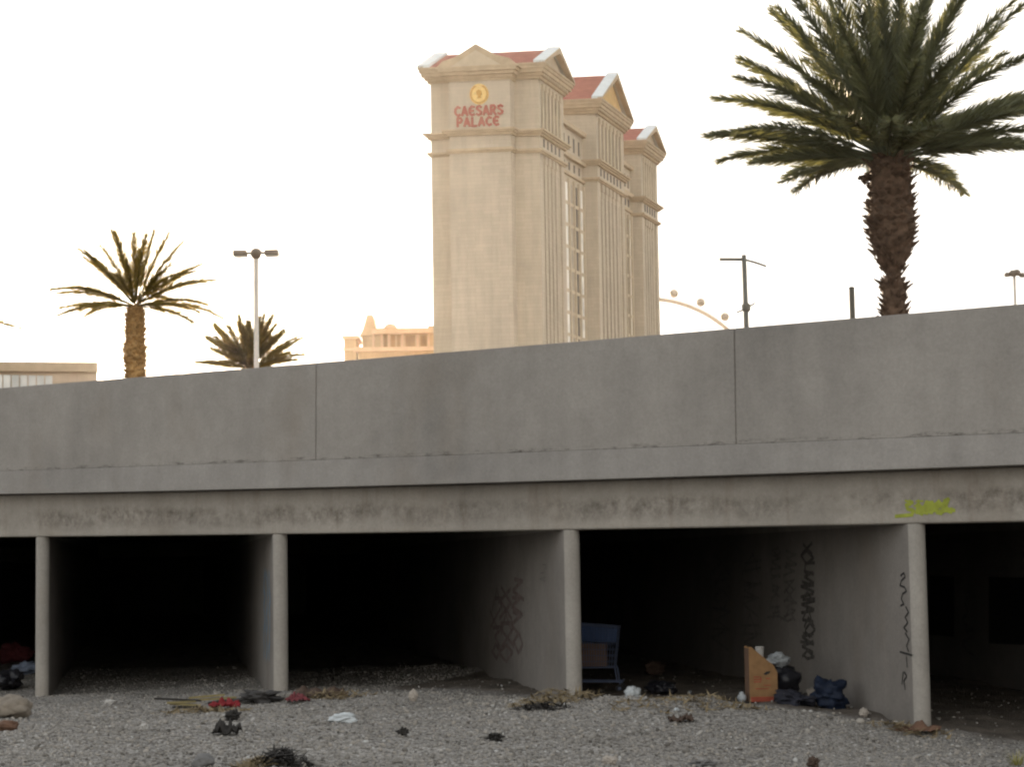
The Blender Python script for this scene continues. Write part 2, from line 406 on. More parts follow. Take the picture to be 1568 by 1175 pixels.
def height(x, y):
    s, w_ = sw(x, y)
    z = np.interp(s, [-8, -2, -.8, 0, 1.2, 3, 4.7, 7, 9.7, 14.8, 22], [-.22, -.20, -.13, -.02, .0, .05, .10, .07, .02, -.15, -.2])
    md = np.interp(s, [-1.2, -.3, .4, 1.2, 2.2, 3.6, 4.6, 5.6], [0, .0, .06, .14, .19, .15, .06, .0])       # gravel bank in front of the right bay
    z = z + md * np.exp(-((w_ - 1.1) / .95) ** 2)
    z = z + .05 * np.exp(-((w_ - .8) / .8) ** 2) * np.interp(s, [4, 6, 9, 12], [0, 1, .6, 0])
    z = z + np.where(w_ > 1.5, .05 * (1 - np.exp(-(w_ - 1.5) / 2)), 0)
    z = z + np.clip(-w_ - .5, 0, 14) * .030 * np.interp(s, [4.5, 6, 9, 11], [0, .4, .6, 1])
    near = np.exp(-((np.asarray(x) / 40) ** 2 + ((np.asarray(y) - 22) / 40) ** 2))
    z = z + near * (.10 * (vnoise(x * .6 if False else np.asarray(x) * .6, np.asarray(y) * .6, 1) - .5) + .055 * (vnoise(np.asarray(x) * 1.9, np.asarray(y) * 1.9, 2) - .5) + .03 * (vnoise(np.asarray(x) * 5, np.asarray(y) * 5, 3) - .5) + .02 * (vnoise(np.asarray(x) * 11, np.asarray(y) * 11, 4) - .5))
    return z
def gz(x, y): return float(height(np.array([x]), np.array([y]))[0])
def on_ground(px, py):
    d = ray(px, py); d = d / d.y; t = 14.0
    while t < 75:
        p = CAMP + d * t
        if p.z <= gz(p.x, p.y): return Vector((p.x, p.y, gz(p.x, p.y)))
        t += .02
    return CAMP + d * 30

def on_floor(px, py, z=.05):
    d = ray(px, py); p = CAMP + d * ((z - CAMP.z) / d.z); q = gz(p.x, p.y)
    p = CAMP + d * ((q - CAMP.z) / d.z); return Vector((p.x, p.y, gz(p.x, p.y)))
def axis(dense0, dense1, step, far, back):
    a = list(np.arange(dense0, dense1, step)); g = step; v = dense1
    while v < far: a.append(v); g *= 1.35; v += g
    a.append(far); g = step; v = dense0; pre = []
    while v > back: g *= 1.35; v -= g; pre.append(max(v, back))
    return np.array(pre[::-1] + a)
gx = axis(-13, 9, .07, 3500, -3500); gy = axis(14, 46, .10, 4500, -3500)
XX, YY = np.meshgrid(gx, gy); ZZ = height(XX, YY)
nx, ny = len(gx), len(gy)
vv = np.stack([XX.ravel(), YY.ravel(), ZZ.ravel()], 1).astype(np.float32)
ii = (np.arange(ny - 1)[:, None] * nx + np.arange(nx - 1)[None, :]).ravel()
quads = np.stack([ii, ii + 1, ii + nx + 1, ii + nx], 1).astype(np.int32)
def mesh_np(name, v, faces, k):
    me = bpy.data.meshes.new(name); me.vertices.add(len(v)); me.vertices.foreach_set('co', v.astype(np.float32).ravel())
    me.loops.add(faces.size); me.loops.foreach_set('vertex_index', faces.astype(np.int32).ravel())
    me.polygons.add(len(faces)); me.polygons.foreach_set('loop_start', np.arange(0, faces.size, k, dtype=np.int32))
    me.update(calc_edges=True); return me
gm = mesh_np('ground', vv, quads, 4)
gm.polygons.foreach_set('use_smooth', np.ones(len(quads), bool))
ss, ww = sw(vv[:, 0], vv[:, 1])
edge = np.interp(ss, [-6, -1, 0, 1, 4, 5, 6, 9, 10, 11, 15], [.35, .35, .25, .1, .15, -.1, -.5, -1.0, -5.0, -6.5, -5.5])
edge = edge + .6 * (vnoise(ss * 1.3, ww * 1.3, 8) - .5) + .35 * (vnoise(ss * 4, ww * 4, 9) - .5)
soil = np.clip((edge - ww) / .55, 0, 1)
far = np.clip((np.hypot(vv[:, 0], vv[:, 1] - 20) - 40) / 60, 0, 1)
for nm, a in (('soil', soil), ('far', far)):
    at_ = gm.attributes.new(nm, 'FLOAT', 'POINT'); at_.data.foreach_set('value', a.astype(np.float32))
gm.materials.append(M['ground'])
go = bpy.data.objects.new('ground', gm); COL.objects.link(go); tag(go, kind='structure')

# upper ground behind the bridge, a thick sheet to the horizon, and the road on the deck
b = MB(); q = [bp(S1 + 200, -17.9, 0), bp(S0 - 196, -17.9, 0), Vector((3000, -400, 0)), Vector((3000, 4500, 0)), Vector((-3000, 4500, 0)), Vector((-3000, 1200, 0))]
b.prism([(p.x, p.y) for p in q], lambda x, y: (x, y, 2.15), lambda x, y: (x, y, 2.95)); tag(b.build('terrain', M['dust']), kind='structure')
b = MB()
ns = 40
for k in range(ns):
    s0, s1 = S0 + (S1 - S0) * k / ns, S0 + (S1 - S0) * (k + 1) / ns
    b.add([bp(s0, -1.05, Z_BOT(s0)), bp(s1, -1.05, Z_BOT(s1)), bp(s1, -17.8, Z_BOT(s1)), bp(s0, -17.8, Z_BOT(s0))], [(0, 1, 2, 3)])
tag(b.build('road', M['asphalt']), kind='structure')

# loose gravel: stones lying over the wash
def icosa():
    t = (1 + 5 ** .5) / 2
    v = np.array([(-1, t, 0), (1, t, 0), (-1, -t, 0), (1, -t, 0), (0, -1, t), (0, 1, t), (0, -1, -t), (0, 1, -t), (t, 0, -1), (t, 0, 1), (-t, 0, -1), (-t, 0, 1)], float)
    f = np.array([(0, 11, 5), (0, 5, 1), (0, 1, 7), (0, 7, 10), (0, 10, 11), (1, 5, 9), (5, 11, 4), (11, 10, 2), (10, 7, 6), (7, 1, 8), (3, 9, 4), (3, 4, 2), (3, 2, 6), (3, 6, 8), (3, 8, 9), (4, 9, 5), (2, 4, 11), (6, 2, 10), (8, 6, 7), (9, 8, 1)])
    return v / np.linalg.norm(v[0]), f
def gravel():
    n = 260000
    Y = rng.uniform(15.5, 44, n); half = Y * 800 / FPX
    X = rng.uniform(-1, 1, n) * (half + .8) - .2
    s, w_ = sw(X, Y)
    e = np.interp(s, [-6, -1, 0, 1, 4, 5, 6, 9, 10, 11, 15], [.35, .35, .25, .1, .15, -.1, -.5, -1.0, -5.0, -6.5, -5.5]) + .5 * (vnoise(s * 1.3, w_ * 1.3, 8) - .5)
    p = np.clip((w_ - e + .3) / .6, .04, 1) * np.clip((40 - Y) / 22, .12, 1) * (.35 + .65 * vnoise(X * .9, Y * .9, 21))
    p = np.where(w_ < -13, 0, p)
    # keep clear of the pier walls
    lat = np.full(n, 9.0)
    for sk in piers:
        c = piers[sk][0]; dx, dy = X - c.x, Y - c.y
        along = dx * PD.x + dy * PD.y; side = np.abs(dx * PR.x + dy * PR.y)
        lat = np.minimum(lat, np.where(along > -.12, side, 9))
    keep = (rng.random(n) < p) & (lat > PT / 2 + .02)
    X, Y = X[keep], Y[keep]; n = len(X)
    if n > 75000: X, Y = X[:75000], Y[:75000]; n = 75000
    Z = height(X, Y)
    r = np.clip(rng.lognormal(-4.45, .40, n), .006, .045)
    V, Fc = icosa()
    scl = rng.uniform(.6, 1.25, (n, 3)) * r[:, None]; scl[:, 2] *= .7
    ang = rng.uniform(0, 2 * np.pi, n); tilt = rng.normal(0, .35, n)
    vs = V[None] * (1 + rng.uniform(-.22, .22, (n, 12, 1))) * scl[:, None]
    ct, st = np.cos(tilt)[:, None], np.sin(tilt)[:, None]
    y2 = vs[..., 1] * ct - vs[..., 2] * st; z2 = vs[..., 1] * st + vs[..., 2] * ct
    ca, sa = np.cos(ang)[:, None], np.sin(ang)[:, None]
    x3 = vs[..., 0] * ca - y2 * sa; y3 = vs[..., 0] * sa + y2 * ca
    P = np.stack([x3 + X[:, None], y3 + Y[:, None], z2 + (Z + r * .25)[:, None]], -1).reshape(-1, 3)
    Fa = (Fc[None] + 12 * np.arange(n)[:, None, None]).reshape(-1, 3)
    me = mesh_np('gravel', P, Fa, 3)
    tone = np.repeat(np.clip(rng.normal(.5, .22, n) + .30 * (vnoise(X * .7, Y * .7, 5) - .5) + .16 * (vnoise(X * 2.4, Y * 2.4, 6) - .5), 0, 1), 12)
    a = me.attributes.new('tone', 'FLOAT', 'POINT'); a.data.foreach_set('value', tone.astype(np.float32))
    me.materials.append(M['stone']); o = bpy.data.objects.new('gravel', me); COL.objects.link(o)
    tag(o, 'loose grey gravel spread over the wash in front of the bridge', 'gravel', kind='stuff')
gravel()

# ------------------------------------------------------------------ graffiti
def ribbon(b, pts, wd, fn):
    """pts: pixel polyline laid on a wall through fn(px, py) -> point in that wall's plane."""
    P = [fn(*p) for p in pts]; nrm = fn.normal
    for p, q in zip(P[:-1], P[1:]):
        t = (q - p)
        if t.length < 1e-5: continue
        t.normalize(); sd_ = nrm.cross(t) * wd / 2; e = t * wd * .35
        b.add([p - e - sd_, q + e - sd_, q + e + sd_, p - e + sd_], [(0, 1, 2, 3)])
class OnPier:
    def __init__(s, key, side=-1, off=.004):
        c = piers[key][0]; s.normal = PR * side; s.o = c + PR * side * (PT / 2 + off); s.c = 0
    def __call__(s, x, y):
        d = ray(x, y); t = (s.o - CAMP).dot(s.normal) / d.dot(s.normal); s.c += 1
        return CAMP + d * t + s.normal * (.00002 * (s.c % 90))
class OnFace:
    def __init__(s, off=.004): s.normal = BN; s.o = QX + BN * off; s.c = 0
    def __call__(s, x, y):
        d = ray(x, y); t = (s.o - CAMP).dot(BN) / d.dot(BN); s.c += 1
        return CAMP + d * t + BN * (.00003 * (s.c % 90))
def loops(x, y0, y1, w_, n, seed):
    r = random.Random(seed); out = []; p = []
    for k in range(n):
        y = y0 + (y1 - y0) * k / n; p.append((x + r.uniform(-w_, w_), y + r.uniform(-3, 3)))
        if r.random() < .16 and len(p) > 2: out.append(p); p = []
    out.append(p); return [q for q in out if len(q) > 1]
def glyphs(x, y0, y1, w_, cell, seed):
    r = random.Random(seed); out = []; y = y0
    while y < y1:
        h = cell * r.uniform(.8, 1.25); k = r.randint(0, 4); X = x + r.uniform(-2, 2); a, c = X - w_, X + w_; m = y + h * .5
        if k == 0: out += [[(a, y), (c, y + 2)], [(c, y + 2), (a, m), (c, y + h)]]
        elif k == 1: out += [[(a, m), (X, y), (c, m), (X, y + h), (a, m)]]
        elif k == 2: out += [[(a, y + h), (X, y), (c, y + h)], [(a, m), (c, m - 2)]]
        elif k == 3: out += [[(c, y), (a, y + 3), (a, y + h), (c, y + h - 2)]]
        else: out += [[(a, y), (c, y + h)], [(c, y), (a, y + h)]]
        y += h * r.uniform(.75, 1.05)
    return [[(x_ + r.uniform(-2.2, 2.2), y_ + r.uniform(-2.5, 2.5)) for x_, y_ in q] for q in out]
fn = OnPier(P4)
b = MB()
tagline = [[(1379, 882), (1384, 878), (1386, 884), (1380, 890), (1378, 897), (1385, 900), (1388, 906), (1382, 910), (1380, 918), (1384, 926), (1379, 928)],
           [(1387, 930), (1391, 938), (1386, 946), (1390, 954), (1384, 962), (1389, 968)], [(1386, 970), (1392, 980), (1388, 990), (1391, 998)],
           [(1378, 999), (1396, 1004)], [(1388, 1006), (1389, 1022)], [(1385, 1030), (1388, 1036), (1384, 1044), (1386, 1056)], [(1383, 1030), (1381, 1048)]]
for t in tagline: ribbon(b, t, .022, fn)
b.build('graffiti', M['black_mark'], piers[P4][1])
b = MB()
for t in glyphs(1238, 832, 1005, 8, 15, 40): ribbon(b, t, .042, fn)
b.build('graffiti', M['smudge'], piers[P4][1])
b = MB()
for g_ in (glyphs(1210, 846, 950, 7, 18, 42) + [[(1176, 946), (1192, 944), (1206, 952), (1214, 948)]], glyphs(1188, 838, 930, 6, 18, 43), glyphs(1150, 850, 1000, 12, 26, 63), glyphs(1105, 850, 990, 12, 28, 64)):
    b = MB()
    for t in g_: ribbon(b, t, .032, fn)
    b.build('graffiti', M['faint_paint'], piers[P4][1])
fn = OnPier(P3); b = MB()
for t in glyphs(776, 900, 1000, 9, 24, 3) + glyphs(792, 890, 985, 7, 30, 4) + glyphs(760, 905, 995, 6, 26, 5): ribbon(b, t, .06, fn)
b.build('graffiti', M['red_paint'], piers[P3][1])
b = MB()
for t in loops(832, 866, 894, 6, 10, 9): ribbon(b, t, .018, fn)
b.build('graffiti', M['faint_paint'], piers[P3][1])
fn = OnPier(P2); b = MB()
for x in (405, 409, 413):
    ribbon(b, [(x + random.uniform(-1.2, 1.2), y) for y in range(866 + random.randint(0, 15), 1015, 13)], .11, fn)
b.build('graffiti', M['blue_paint'], piers[P2][1])
fn = OnFace(); b = MB()
for t in ([(1397, 770), (1388, 774), (1390, 780), (1399, 783), (1396, 789), (1386, 790)], [(1404, 786), (1406, 772), (1413, 780), (1419, 770), (1421, 785)],
          [(1426, 786), (1427, 769)], [(1438, 768), (1428, 777), (1438, 785)], [(1443, 785), (1447, 767), (1452, 765), (1448, 776), (1455, 784)],
          [(1408, 778), (1440, 776)], [(1412, 784), (1436, 782)], [(1372, 791), (1396, 789)], [(1420, 774), (1446, 772)], [(1440, 783), (1461, 782)]):
    ribbon(b, t, .040, fn)
r_ = random.Random(4)
for k in range(24):
    x, y = r_.uniform(1386, 1456), r_.uniform(766, 788); ribbon(b, [(x, y), (x + r_.uniform(3, 7), y + r_.uniform(-3, 3))], r_.uniform(.015, .035), fn)
b.build('graffiti', M['neon'], bridge)

# flat black rectangles painting the darkness of openings in the next pier right
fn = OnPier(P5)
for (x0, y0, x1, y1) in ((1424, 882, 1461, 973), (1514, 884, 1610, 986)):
    b = MB(); b.add([fn(x0, y0), fn(x1, y0 + 2), fn(x1, y1 + 3), fn(x0, y1)], [(0, 1, 2, 3)]); b.build('opening_patch', M['black_mark'], piers[P5][1])
b = MB()
for t in loops(1484, 905, 1020, 10, 16, 71): ribbon(b, t, .05, fn)
b.build('graffiti', M['faint_paint'], piers[P5][1])
b = MB()
q = [fn(1425, 1036), fn(1640, 1070), fn(1640, 1108), fn(1425, 1066)]
b.add(q, [(0, 1, 2, 3)]); b.build('base_band', M['black_mark'], piers[P5][1])  # flat black band along the foot of the wall

# ------------------------------------------------------------------ the hotel tower
UD = Vector((math.sin(math.atan((1835 - 784) / FPX)), math.cos(math.atan((1835 - 784) / FPX)), 0))
va = rad(-81.7); VD = Vector((math.sin(va), math.cos(va), 0))
TO = at(830, 450, 442.0); TO.z = 0
def tw(a, b_, z): return TO + VD * a + UD * b_ + Vector((0, 0, z * 1.0105))
tower = thing('hotel_tower', TO, 'tall cream classical hotel tower with three red roofed pavilions and red sign lettering', 'tower')
def tbuild(b, name, mat, parent=None, **k):
    o = b.build(name, mat, None, fn=lambda a, c, z: tw(a, c, z) - TO, **k); o.parent = parent or tower; return o
AW = 23.6
def pavilion(b0, b1, aR, aL, dz, apex, nslot, tymp, front=False):
    core = MB(); zt = 106.2 + dz
    core.box(aR + .45, aL, b0, b1, -3, zt)
    core.box(aR, aR + .45, b0, b0 + 2.4, -3, 89.2 + dz); core.box(aR, aR + .45, b1 - 2.2, b1, -3, 89.2 + dz)
    core.box(aR, aR + .45, b0, b0 + 1.4, 94 + dz, zt); core.box(aR, aR + .45, b1 - 1.2, b1, 94 + dz, zt)
    wl = tbuild(core, 'pavilion_wall', M['tower'])
    # pilasters and windows of the tall lower storeys
    i0, i1 = b0 + 2.4, b1 - 2.2; st = (i1 - i0) / nslot; pw = st * .42
    for k in range(nslot):
        pil = MB(); fr_ = MB()
        x0 = i0 + k * st; wn = MB(); wn.box(aR + .41, aR + .448, x0 + .05, x0 + st - pw - .05, -3, 86.2 + dz)
        wo = tbuild(wn, 'window', M['glass_dark'])
        if k < nslot - 1: pil.box(aR + .1, aR + .447, x0 + st - pw, x0 + st, -3, 87.4 + dz); pil.box(aR - .12, aR + .447, x0 + st - pw - .2, x0 + st + .2, 87.4 + dz, 89.2 + dz)
        xm_ = x0 + (st - pw) / 2; fr_.box(aR + .25, aR + .40, xm_ - .14, xm_ + .14, -2.5, 86 + dz); tbuild(fr_, 'frame', M['tower'], wo)
        if pil.v: tbuild(pil, 'pilaster', M['tower'])
    # upper colonnade
    i0, i1 = b0 + 1.4, b1 - 1.2; n2 = nslot + 1; st = (i1 - i0) / n2
    for k in range(n2):
        col = MB()
        x0 = i0 + k * st; wn = MB(); wn.box(aR + .40, aR + .448, x0 + .05, x0 + st * (.62 if k else .95) - .05, 95.2 + dz, 103.6 + dz)
        tbuild(wn, 'window', M['glass_dark'])
        if k:
            x0 -= .0
        col.box(aR + .05, aR + .447, x0 + st * .62, x0 + st, 94.1 + dz, 103.4 + dz)
        col.box(aR - .12, aR + .447, x0 + st * .55, x0 + st * 1.06, 103.4 + dz, 104.6 + dz)
        tbuild(col, 'column', M['cream'])
    # attic windows in the band between the string course and the belt cornice
    m_ = max(3, int((b1 - b0) / 3.2))
    for k in range(m_):
        at_ = MB(); x0 = b0 + 2 + (b1 - b0 - 4) * (k + .2) / m_; at_.box(aR - .04, aR + .40, x0, x0 + 1.15, 90.9 + dz, 92.7 + dz); tbuild(at_, 'window', M['glass_dark'])
    for z0_, z1_ in ((89.2 + dz, 94 + dz), (104.6 + dz, zt)):
        core2 = MB(); core2.box(aR, aR + .449, b0, b1, z0_, z1_); tbuild(core2, 'band', M['tower'])
    # cornices
    def ringbox(cor, z0, z1, p): cor.box(aR - p, aL + p, b0 - p, b1 + p, z0 + dz, z1 + dz)
    for steps in (((89.25, 89.6, .35), (89.6, 90.1, .7)), ((92.95, 93.4, .55), (93.4, 93.8, .95), (93.8, 94.2, 1.35)),
                  ((105.2, 105.8, .5), (105.8, 106.4, .95), (106.4, 107.2, 1.5), (107.2, 107.9, 1.85), (107.9, 108.3, 2.1))):
        cor = MB()
        for q_ in steps: ringbox(cor, *q_)
        tbuild(cor, 'cornice', M['trim'])
    den = MB(); nd = int((b1 - b0) / 1.3)
    for k in range(nd):
        x0 = b0 + (b1 - b0) * k / nd; den.box(aR - 1.25, aR - .955, x0, x0 + .6, 105.85 + dz, 106.35 + dz)
    tbuild(den, 'dentils', M['cream'])
    # roof: ridge runs across, gables to both sides
    e0, e1, bm_, z0 = b0 - 2.1, b1 + 2.1, (b0 + b1) / 2, 108.32 + dz
    rf = MB(); tri = [(e0, z0), (e1, z0), (bm_, apex)]
    rf.prism([(e0 + .05, z0), (e1 - .05, z0), (bm_, apex - .05)], lambda y, z: (aR + .45, y, z), lambda y, z: (aL - .45, y, z))
    tbuild(rf, 'roof', M['tile'])
    for sgn, aa in ((1, aR), (-1, aL)):
        rk = MB()
        for (ya, yb) in ((e0, bm_), (bm_, e1)):
            za, zb = (z0, apex) if ya == e0 else (apex, z0)
            o0, o1 = aa - sgn * 2.1, aa + sgn * .44
            rk.hexa([(o0, ya, za - .0), (o1, ya, za - .0), (o1, yb, zb - .0), (o0, yb, zb - .0), (o0, ya, za + .55), (o1, ya, za + .55), (o1, yb, zb + .55), (o0, yb, zb + .55)])
        tbuild(rk, 'roof_flashing', M['rake'])
        mo = MB()
        for (ya, yb) in ((e0, bm_), (bm_, e1)):
            za, zb = (z0, apex) if ya == e0 else (apex, z0)
            o0, o1 = aa - sgn * 2.16, aa - sgn * .9
            mo.hexa([(o0, ya, za - .95 if ya != e0 else za - .03), (o1, ya, za - .95 if ya != e0 else za - .03), (o1, yb, zb - .95 if yb != e1 else zb - .03), (o0, yb, zb - .95 if yb != e1 else zb - .03),
                     (o0, ya, za + .3), (o1, ya, za + .3), (o1, yb, zb + .3), (o0, yb, zb + .3)])
        tbuild(mo, 'raking_cornice', M['trim'])
        ty = MB(); ty.prism([(e0 + 1.6, z0 - .01), (e1 - 1.6, z0 - .01), (bm_, apex - .5)], lambda y, z: (aa - sgn * .2, y, z), lambda y, z: (aa + sgn * .40, y, z))
        tbuild(ty, 'pediment', M[tymp])
    return wl
pavilion(0, 18.2, 0, AW, 0, 113.6, 5, 'cream', True)
pavilion(43.3, 67.6, -.5, AW + .5, 1.2, 118.1, 6, 'ochre_lit')
pavilion(86.3, 102.6, 0, AW, -.4, 113.0, 5, 'cream')
for (b0, b1, dz) in ((18.2, 43.3, .5), (67.6, 86.3, .3)):
    c = MB(); c.box(2.9, AW - 2.9, b0 + .003, b1 - .003, -3, 101 + dz); tbuild(c, 'link_wall', M['tower'])
    for (z0, z1, p) in ((89.3, 90.0, .5), (93.2, 94.1, .9), (100.2, 101.2, 1.0)):
        cor = MB(); cor.box(2.9 - p, 2.897, b0 + .01, b1 - .01, z0 + dz, z1 + dz); tbuild(cor, 'cornice', M['trim'])
    nw = 6; st = (b1 - b0 - 1.0) / nw; pil = MB()
    for k in range(nw):
        x0 = b0 + .7 + k * st
        wn = MB(); wn.box(2.80, 2.895, x0 + .1, x0 + st - .75, -2, 87.5 + dz)
        tbuild(wn, 'window', M[('glass_sky', 'glass_tan', 'glass_dark')[(k + 1) % 3]])
        pil.box(2.35, 2.897, x0 + st - .6, x0 + st - .05, -3, 88.5 + dz)
        for z0_, z1_ in ((90.7 + dz, 92.5 + dz), (95.4 + dz, 98.6 + dz)):
            at_ = MB(); at_.box(2.84, 2.897, x0 + .6, x0 + 1.7, z0_, z1_); tbuild(at_, 'window', M['glass_dark'])
    zz = 3.0
    while zz < 86:
        pil.box(2.62, 2.79, b0 + .3, b1 - .3, zz, zz + .7); zz += 5.0
    tbuild(pil, 'window_grid', M['cream'])
# centre bay of the end wall with the sign
c = MB(); c.box(5.3, 18.6, -3, -.003, -3, 106.2); tbuild(c, 'front_bay', M['tower_grey'])
for steps in (((89.2, 89.6, .3, .36), (89.6, 90.1, .6, .71)), ((92.9, 93.4, .5, .56), (93.4, 93.8, .9, .96), (93.8, 94.2, 1.3, 1.36)), ((104.7, 105.2, .35, .003), (105.2, 105.8, .7, .51), (105.8, 106.5, 1.3, 1.52), (106.5, 107.1, 1.8, 1.86))):
    cor = MB()
    for (z0, z1, p, lo_) in steps: cor.box(5.3 - p, 18.6 + p, -3 - p, -lo_, z0, z1)
    tbuild(cor, 'cornice', M['trim'])
fp = MB(); fp.prism([(2.9, 107.12), (21.0, 107.12), (19.2, 108.8), (16.4, 109.6), (12.0, 112.2), (7.6, 109.6), (4.8, 108.8)], lambda a, z: (a, -4.9, z), lambda a, z: (a, 1.5, z)); tbuild(fp, 'front_pediment', M['trim'])
fp = MB(); fp.prism([(6.6, 107.5), (17.4, 107.5), (12.0, 110.9)], lambda a, z: (a, -5.0, z), lambda a, z: (a, -4.903, z)); tbuild(fp, 'pediment', M['cream'])
# corner pilaster lines of the end wall
# lettering (strokes), reading from left (high a) to right (low a)
GL = {'C': [[(.95, .86), (.55, 1), (.12, .72), (.05, .5), (.12, .28), (.55, 0), (.95, .14)]],
      'A': [[(0, 0), (.5, 1), (1, 0)], [(.22, .3), (.8, .3)]],
      'E': [[(.95, .9), (.5, 1), (.1, .75), (.05, .5), (.1, .25), (.5, 0), (.95, .1)], [(.1, .5), (.8, .5)]],
      'S': [[(.92, .85), (.6, 1), (.2, .9), (.12, .68), (.5, .52), (.88, .34), (.8, .1), (.4, 0), (.05, .14)]],
      'R': [[(.1, 0), (.1, 1), (.65, 1), (.88, .78), (.65, .52), (.1, .5)], [(.45, .5), (.95, 0)]],
      'P': [[(.12, 0), (.12, 1), (.68, 1), (.92, .76), (.68, .48), (.12, .46)]],
      'L': [[(.12, 1), (.12, 0), (.9, 0)]]}
def letters(word, aL, aR, z0, z1):
    n = len(word); st = (aL - aR) / n
    for k, ch in enumerate(word):
        b = MB(); wdt = st * .74; h = z1 - z0; t = .24; i = 0
        for poly in GL[ch]:
            for p, q in zip(poly[:-1], poly[1:]):
                x0, y0 = aL - k * st - p[0] * wdt, z0 + p[1] * h; x1, y1 = aL - k * st - q[0] * wdt, z0 + q[1] * h
                dx, dy = x1 - x0, y1 - y0; L = math.hypot(dx, dy); ex, ey = dx / L * t * .5, dy / L * t * .5; nx_, ny_ = -dy / L * t, dx / L * t
                i += 1
                ring = [(x0 - ex - nx_, y0 - ey - ny_), (x1 + ex - nx_, y1 + ey - ny_), (x1 + ex + nx_, y1 + ey + ny_), (x0 - ex + nx_, y0 - ey + ny_)]
                b.prism(ring, lambda a, z: (a, -3.22 - .004 * i, z), lambda a, z: (a, -3.01, z))
        tbuild(b, 'sign_letter', M['sign_red'])
letters('CAESARS', 17.25, 6.45, 97.25, 99.2); letters('PALACE', 16.85, 7.35, 94.95, 96.75)
em = MB(); ca, cz = 11.95, 101.75
em.prism([(ca + 2.05 * math.cos(t * math.pi / 16), cz + 2.25 * math.sin(t * math.pi / 16)) for t in range(32)], lambda a, z: (a, -3.2, z), lambda a, z: (a, -3.003, z))
emb = tbuild(em, 'emblem', M['gold'])
rl = MB()
for t in range(22):                                    # laurel leaves around the disc, open at the top
    th = rad(-90 + (t // 2) * 15 * (1 if t % 2 else -1)); th += 0
    cx, cy = ca + 1.75 * math.cos(th), cz + 1.9 * math.sin(th); d_ = th + math.pi / 2 + (.5 if t % 2 else -.5)
    dx, dy = math.cos(d_) * .45, math.sin(d_) * .45
    rl.prism([(cx - dx, cy - dy), (cx + dy * .4, cy - dx * .4), (cx + dx, cy + dy), (cx - dy * .4, cy + dx * .4)], lambda a, z: (a, -3.3, z), lambda a, z: (a, -3.203, z))
o = tbuild(rl, 'laurel', M['gold_dark'], emb)
hd = MB(); hd.prism([(ca + .45, cz - .9), (ca - .5, cz - .85), (ca - .3, cz - .35), (ca - .62, cz - .1), (ca - .5, cz + .7), (ca + .1, cz + 1.0), (ca + .6, cz + .6), (ca + .5, cz - .1), (ca + .2, cz - .4)], lambda a, z: (a, -3.32, z), lambda a, z: (a, -3.203, z))
tbuild(hd, 'relief', M['gold_dark'], emb)

# ------------------------------------------------------------------ golden building left of the tower
GY = 560.0; gk = GY / FPX
GO = at(592, 545, GY); GO.z = 0
gold = thing('classical_building', GO, 'small golden classical building with gable and pillars showing left of the tall tower', 'building')
def gpt(px, py): p = at(px, py, GY); return p.x - GO.x, p.z
def gbox(b, px0, px1, py0, py1, y0, y1):
    x0, z1 = gpt(px0, py0); x1, z0 = gpt(px1, py1); b.box(x0, x1, y0, y1, z0, z1)
b = MB(); gbox(b, 527, 546, 519, 640, 0, 14); gbox(b, 548, 668, 537, 640, 1, 20); gbox(b, 553, 575, 510, 537, 5, 16); gbox(b, 575, 668, 509, 536.5, 3.2, 18)
b.build('wall', M['gold_wall'], gold)
b = MB(); gbox(b, 525, 549, 515, 519, -1, 15); gbox(b, 541, 669, 532.5, 537, -.5, 21); gbox(b, 569, 669, 503.5, 509.5, .5, 19); gbox(b, 526, 548, 534, 537, -.7, 15)
b.build('cornice', M['gold_trim'], gold)
for px in (571, 584, 595, 615.5, 639, 656):
    b = MB(); gbox(b, px - 1.7, px + 1.7, 509.5, 532.5, 1.2, 2.9); b.build('pillar', M['gold_trim'], gold)
for px0, px1 in ((587, 592), (598, 604), (607, 612), (620, 635), (643, 653)):
    b = MB(); gbox(b, px0, px1, 512, 530, 2.9, 3.15); b.build('window', M['glass_gold'], gold)
b = MB(); x0, z0 = gpt(549, 512); x1, z1 = gpt(577, 512); xm, zm = gpt(564, 480)
b.prism([(x0, z0), (x1, z0), (x1 - .6, z0 + (zm - z0) * .30), (xm + .8, zm), (xm - .6, zm), (x0 + .8, z0 + (zm - z0) * .25)], lambda x, z: (x, 4, z), lambda x, z: (x, 15, z)); b.build('gable', M['gold_wall'], gold)
x, z = gpt(595, 503); b = MB(); b.lathe((x, 9, z - .2), [(2.0, 0), (2.0, .8), (1.8, 1.4), (1.35, 2.0), (.7, 2.4), (.05, 2.55)], 16); b.build('dome', M['gold_trim'], gold, True)
b = MB(); gbox(b, 575, 605, 500.5, 503.4, 4, 14); gbox(b, 613.5, 616, 499.5, 503.4, 5, 6); gbox(b, 655, 668, 498, 503.4, 2, 15); b.build('roof_curb', M['gold_wall'], gold)

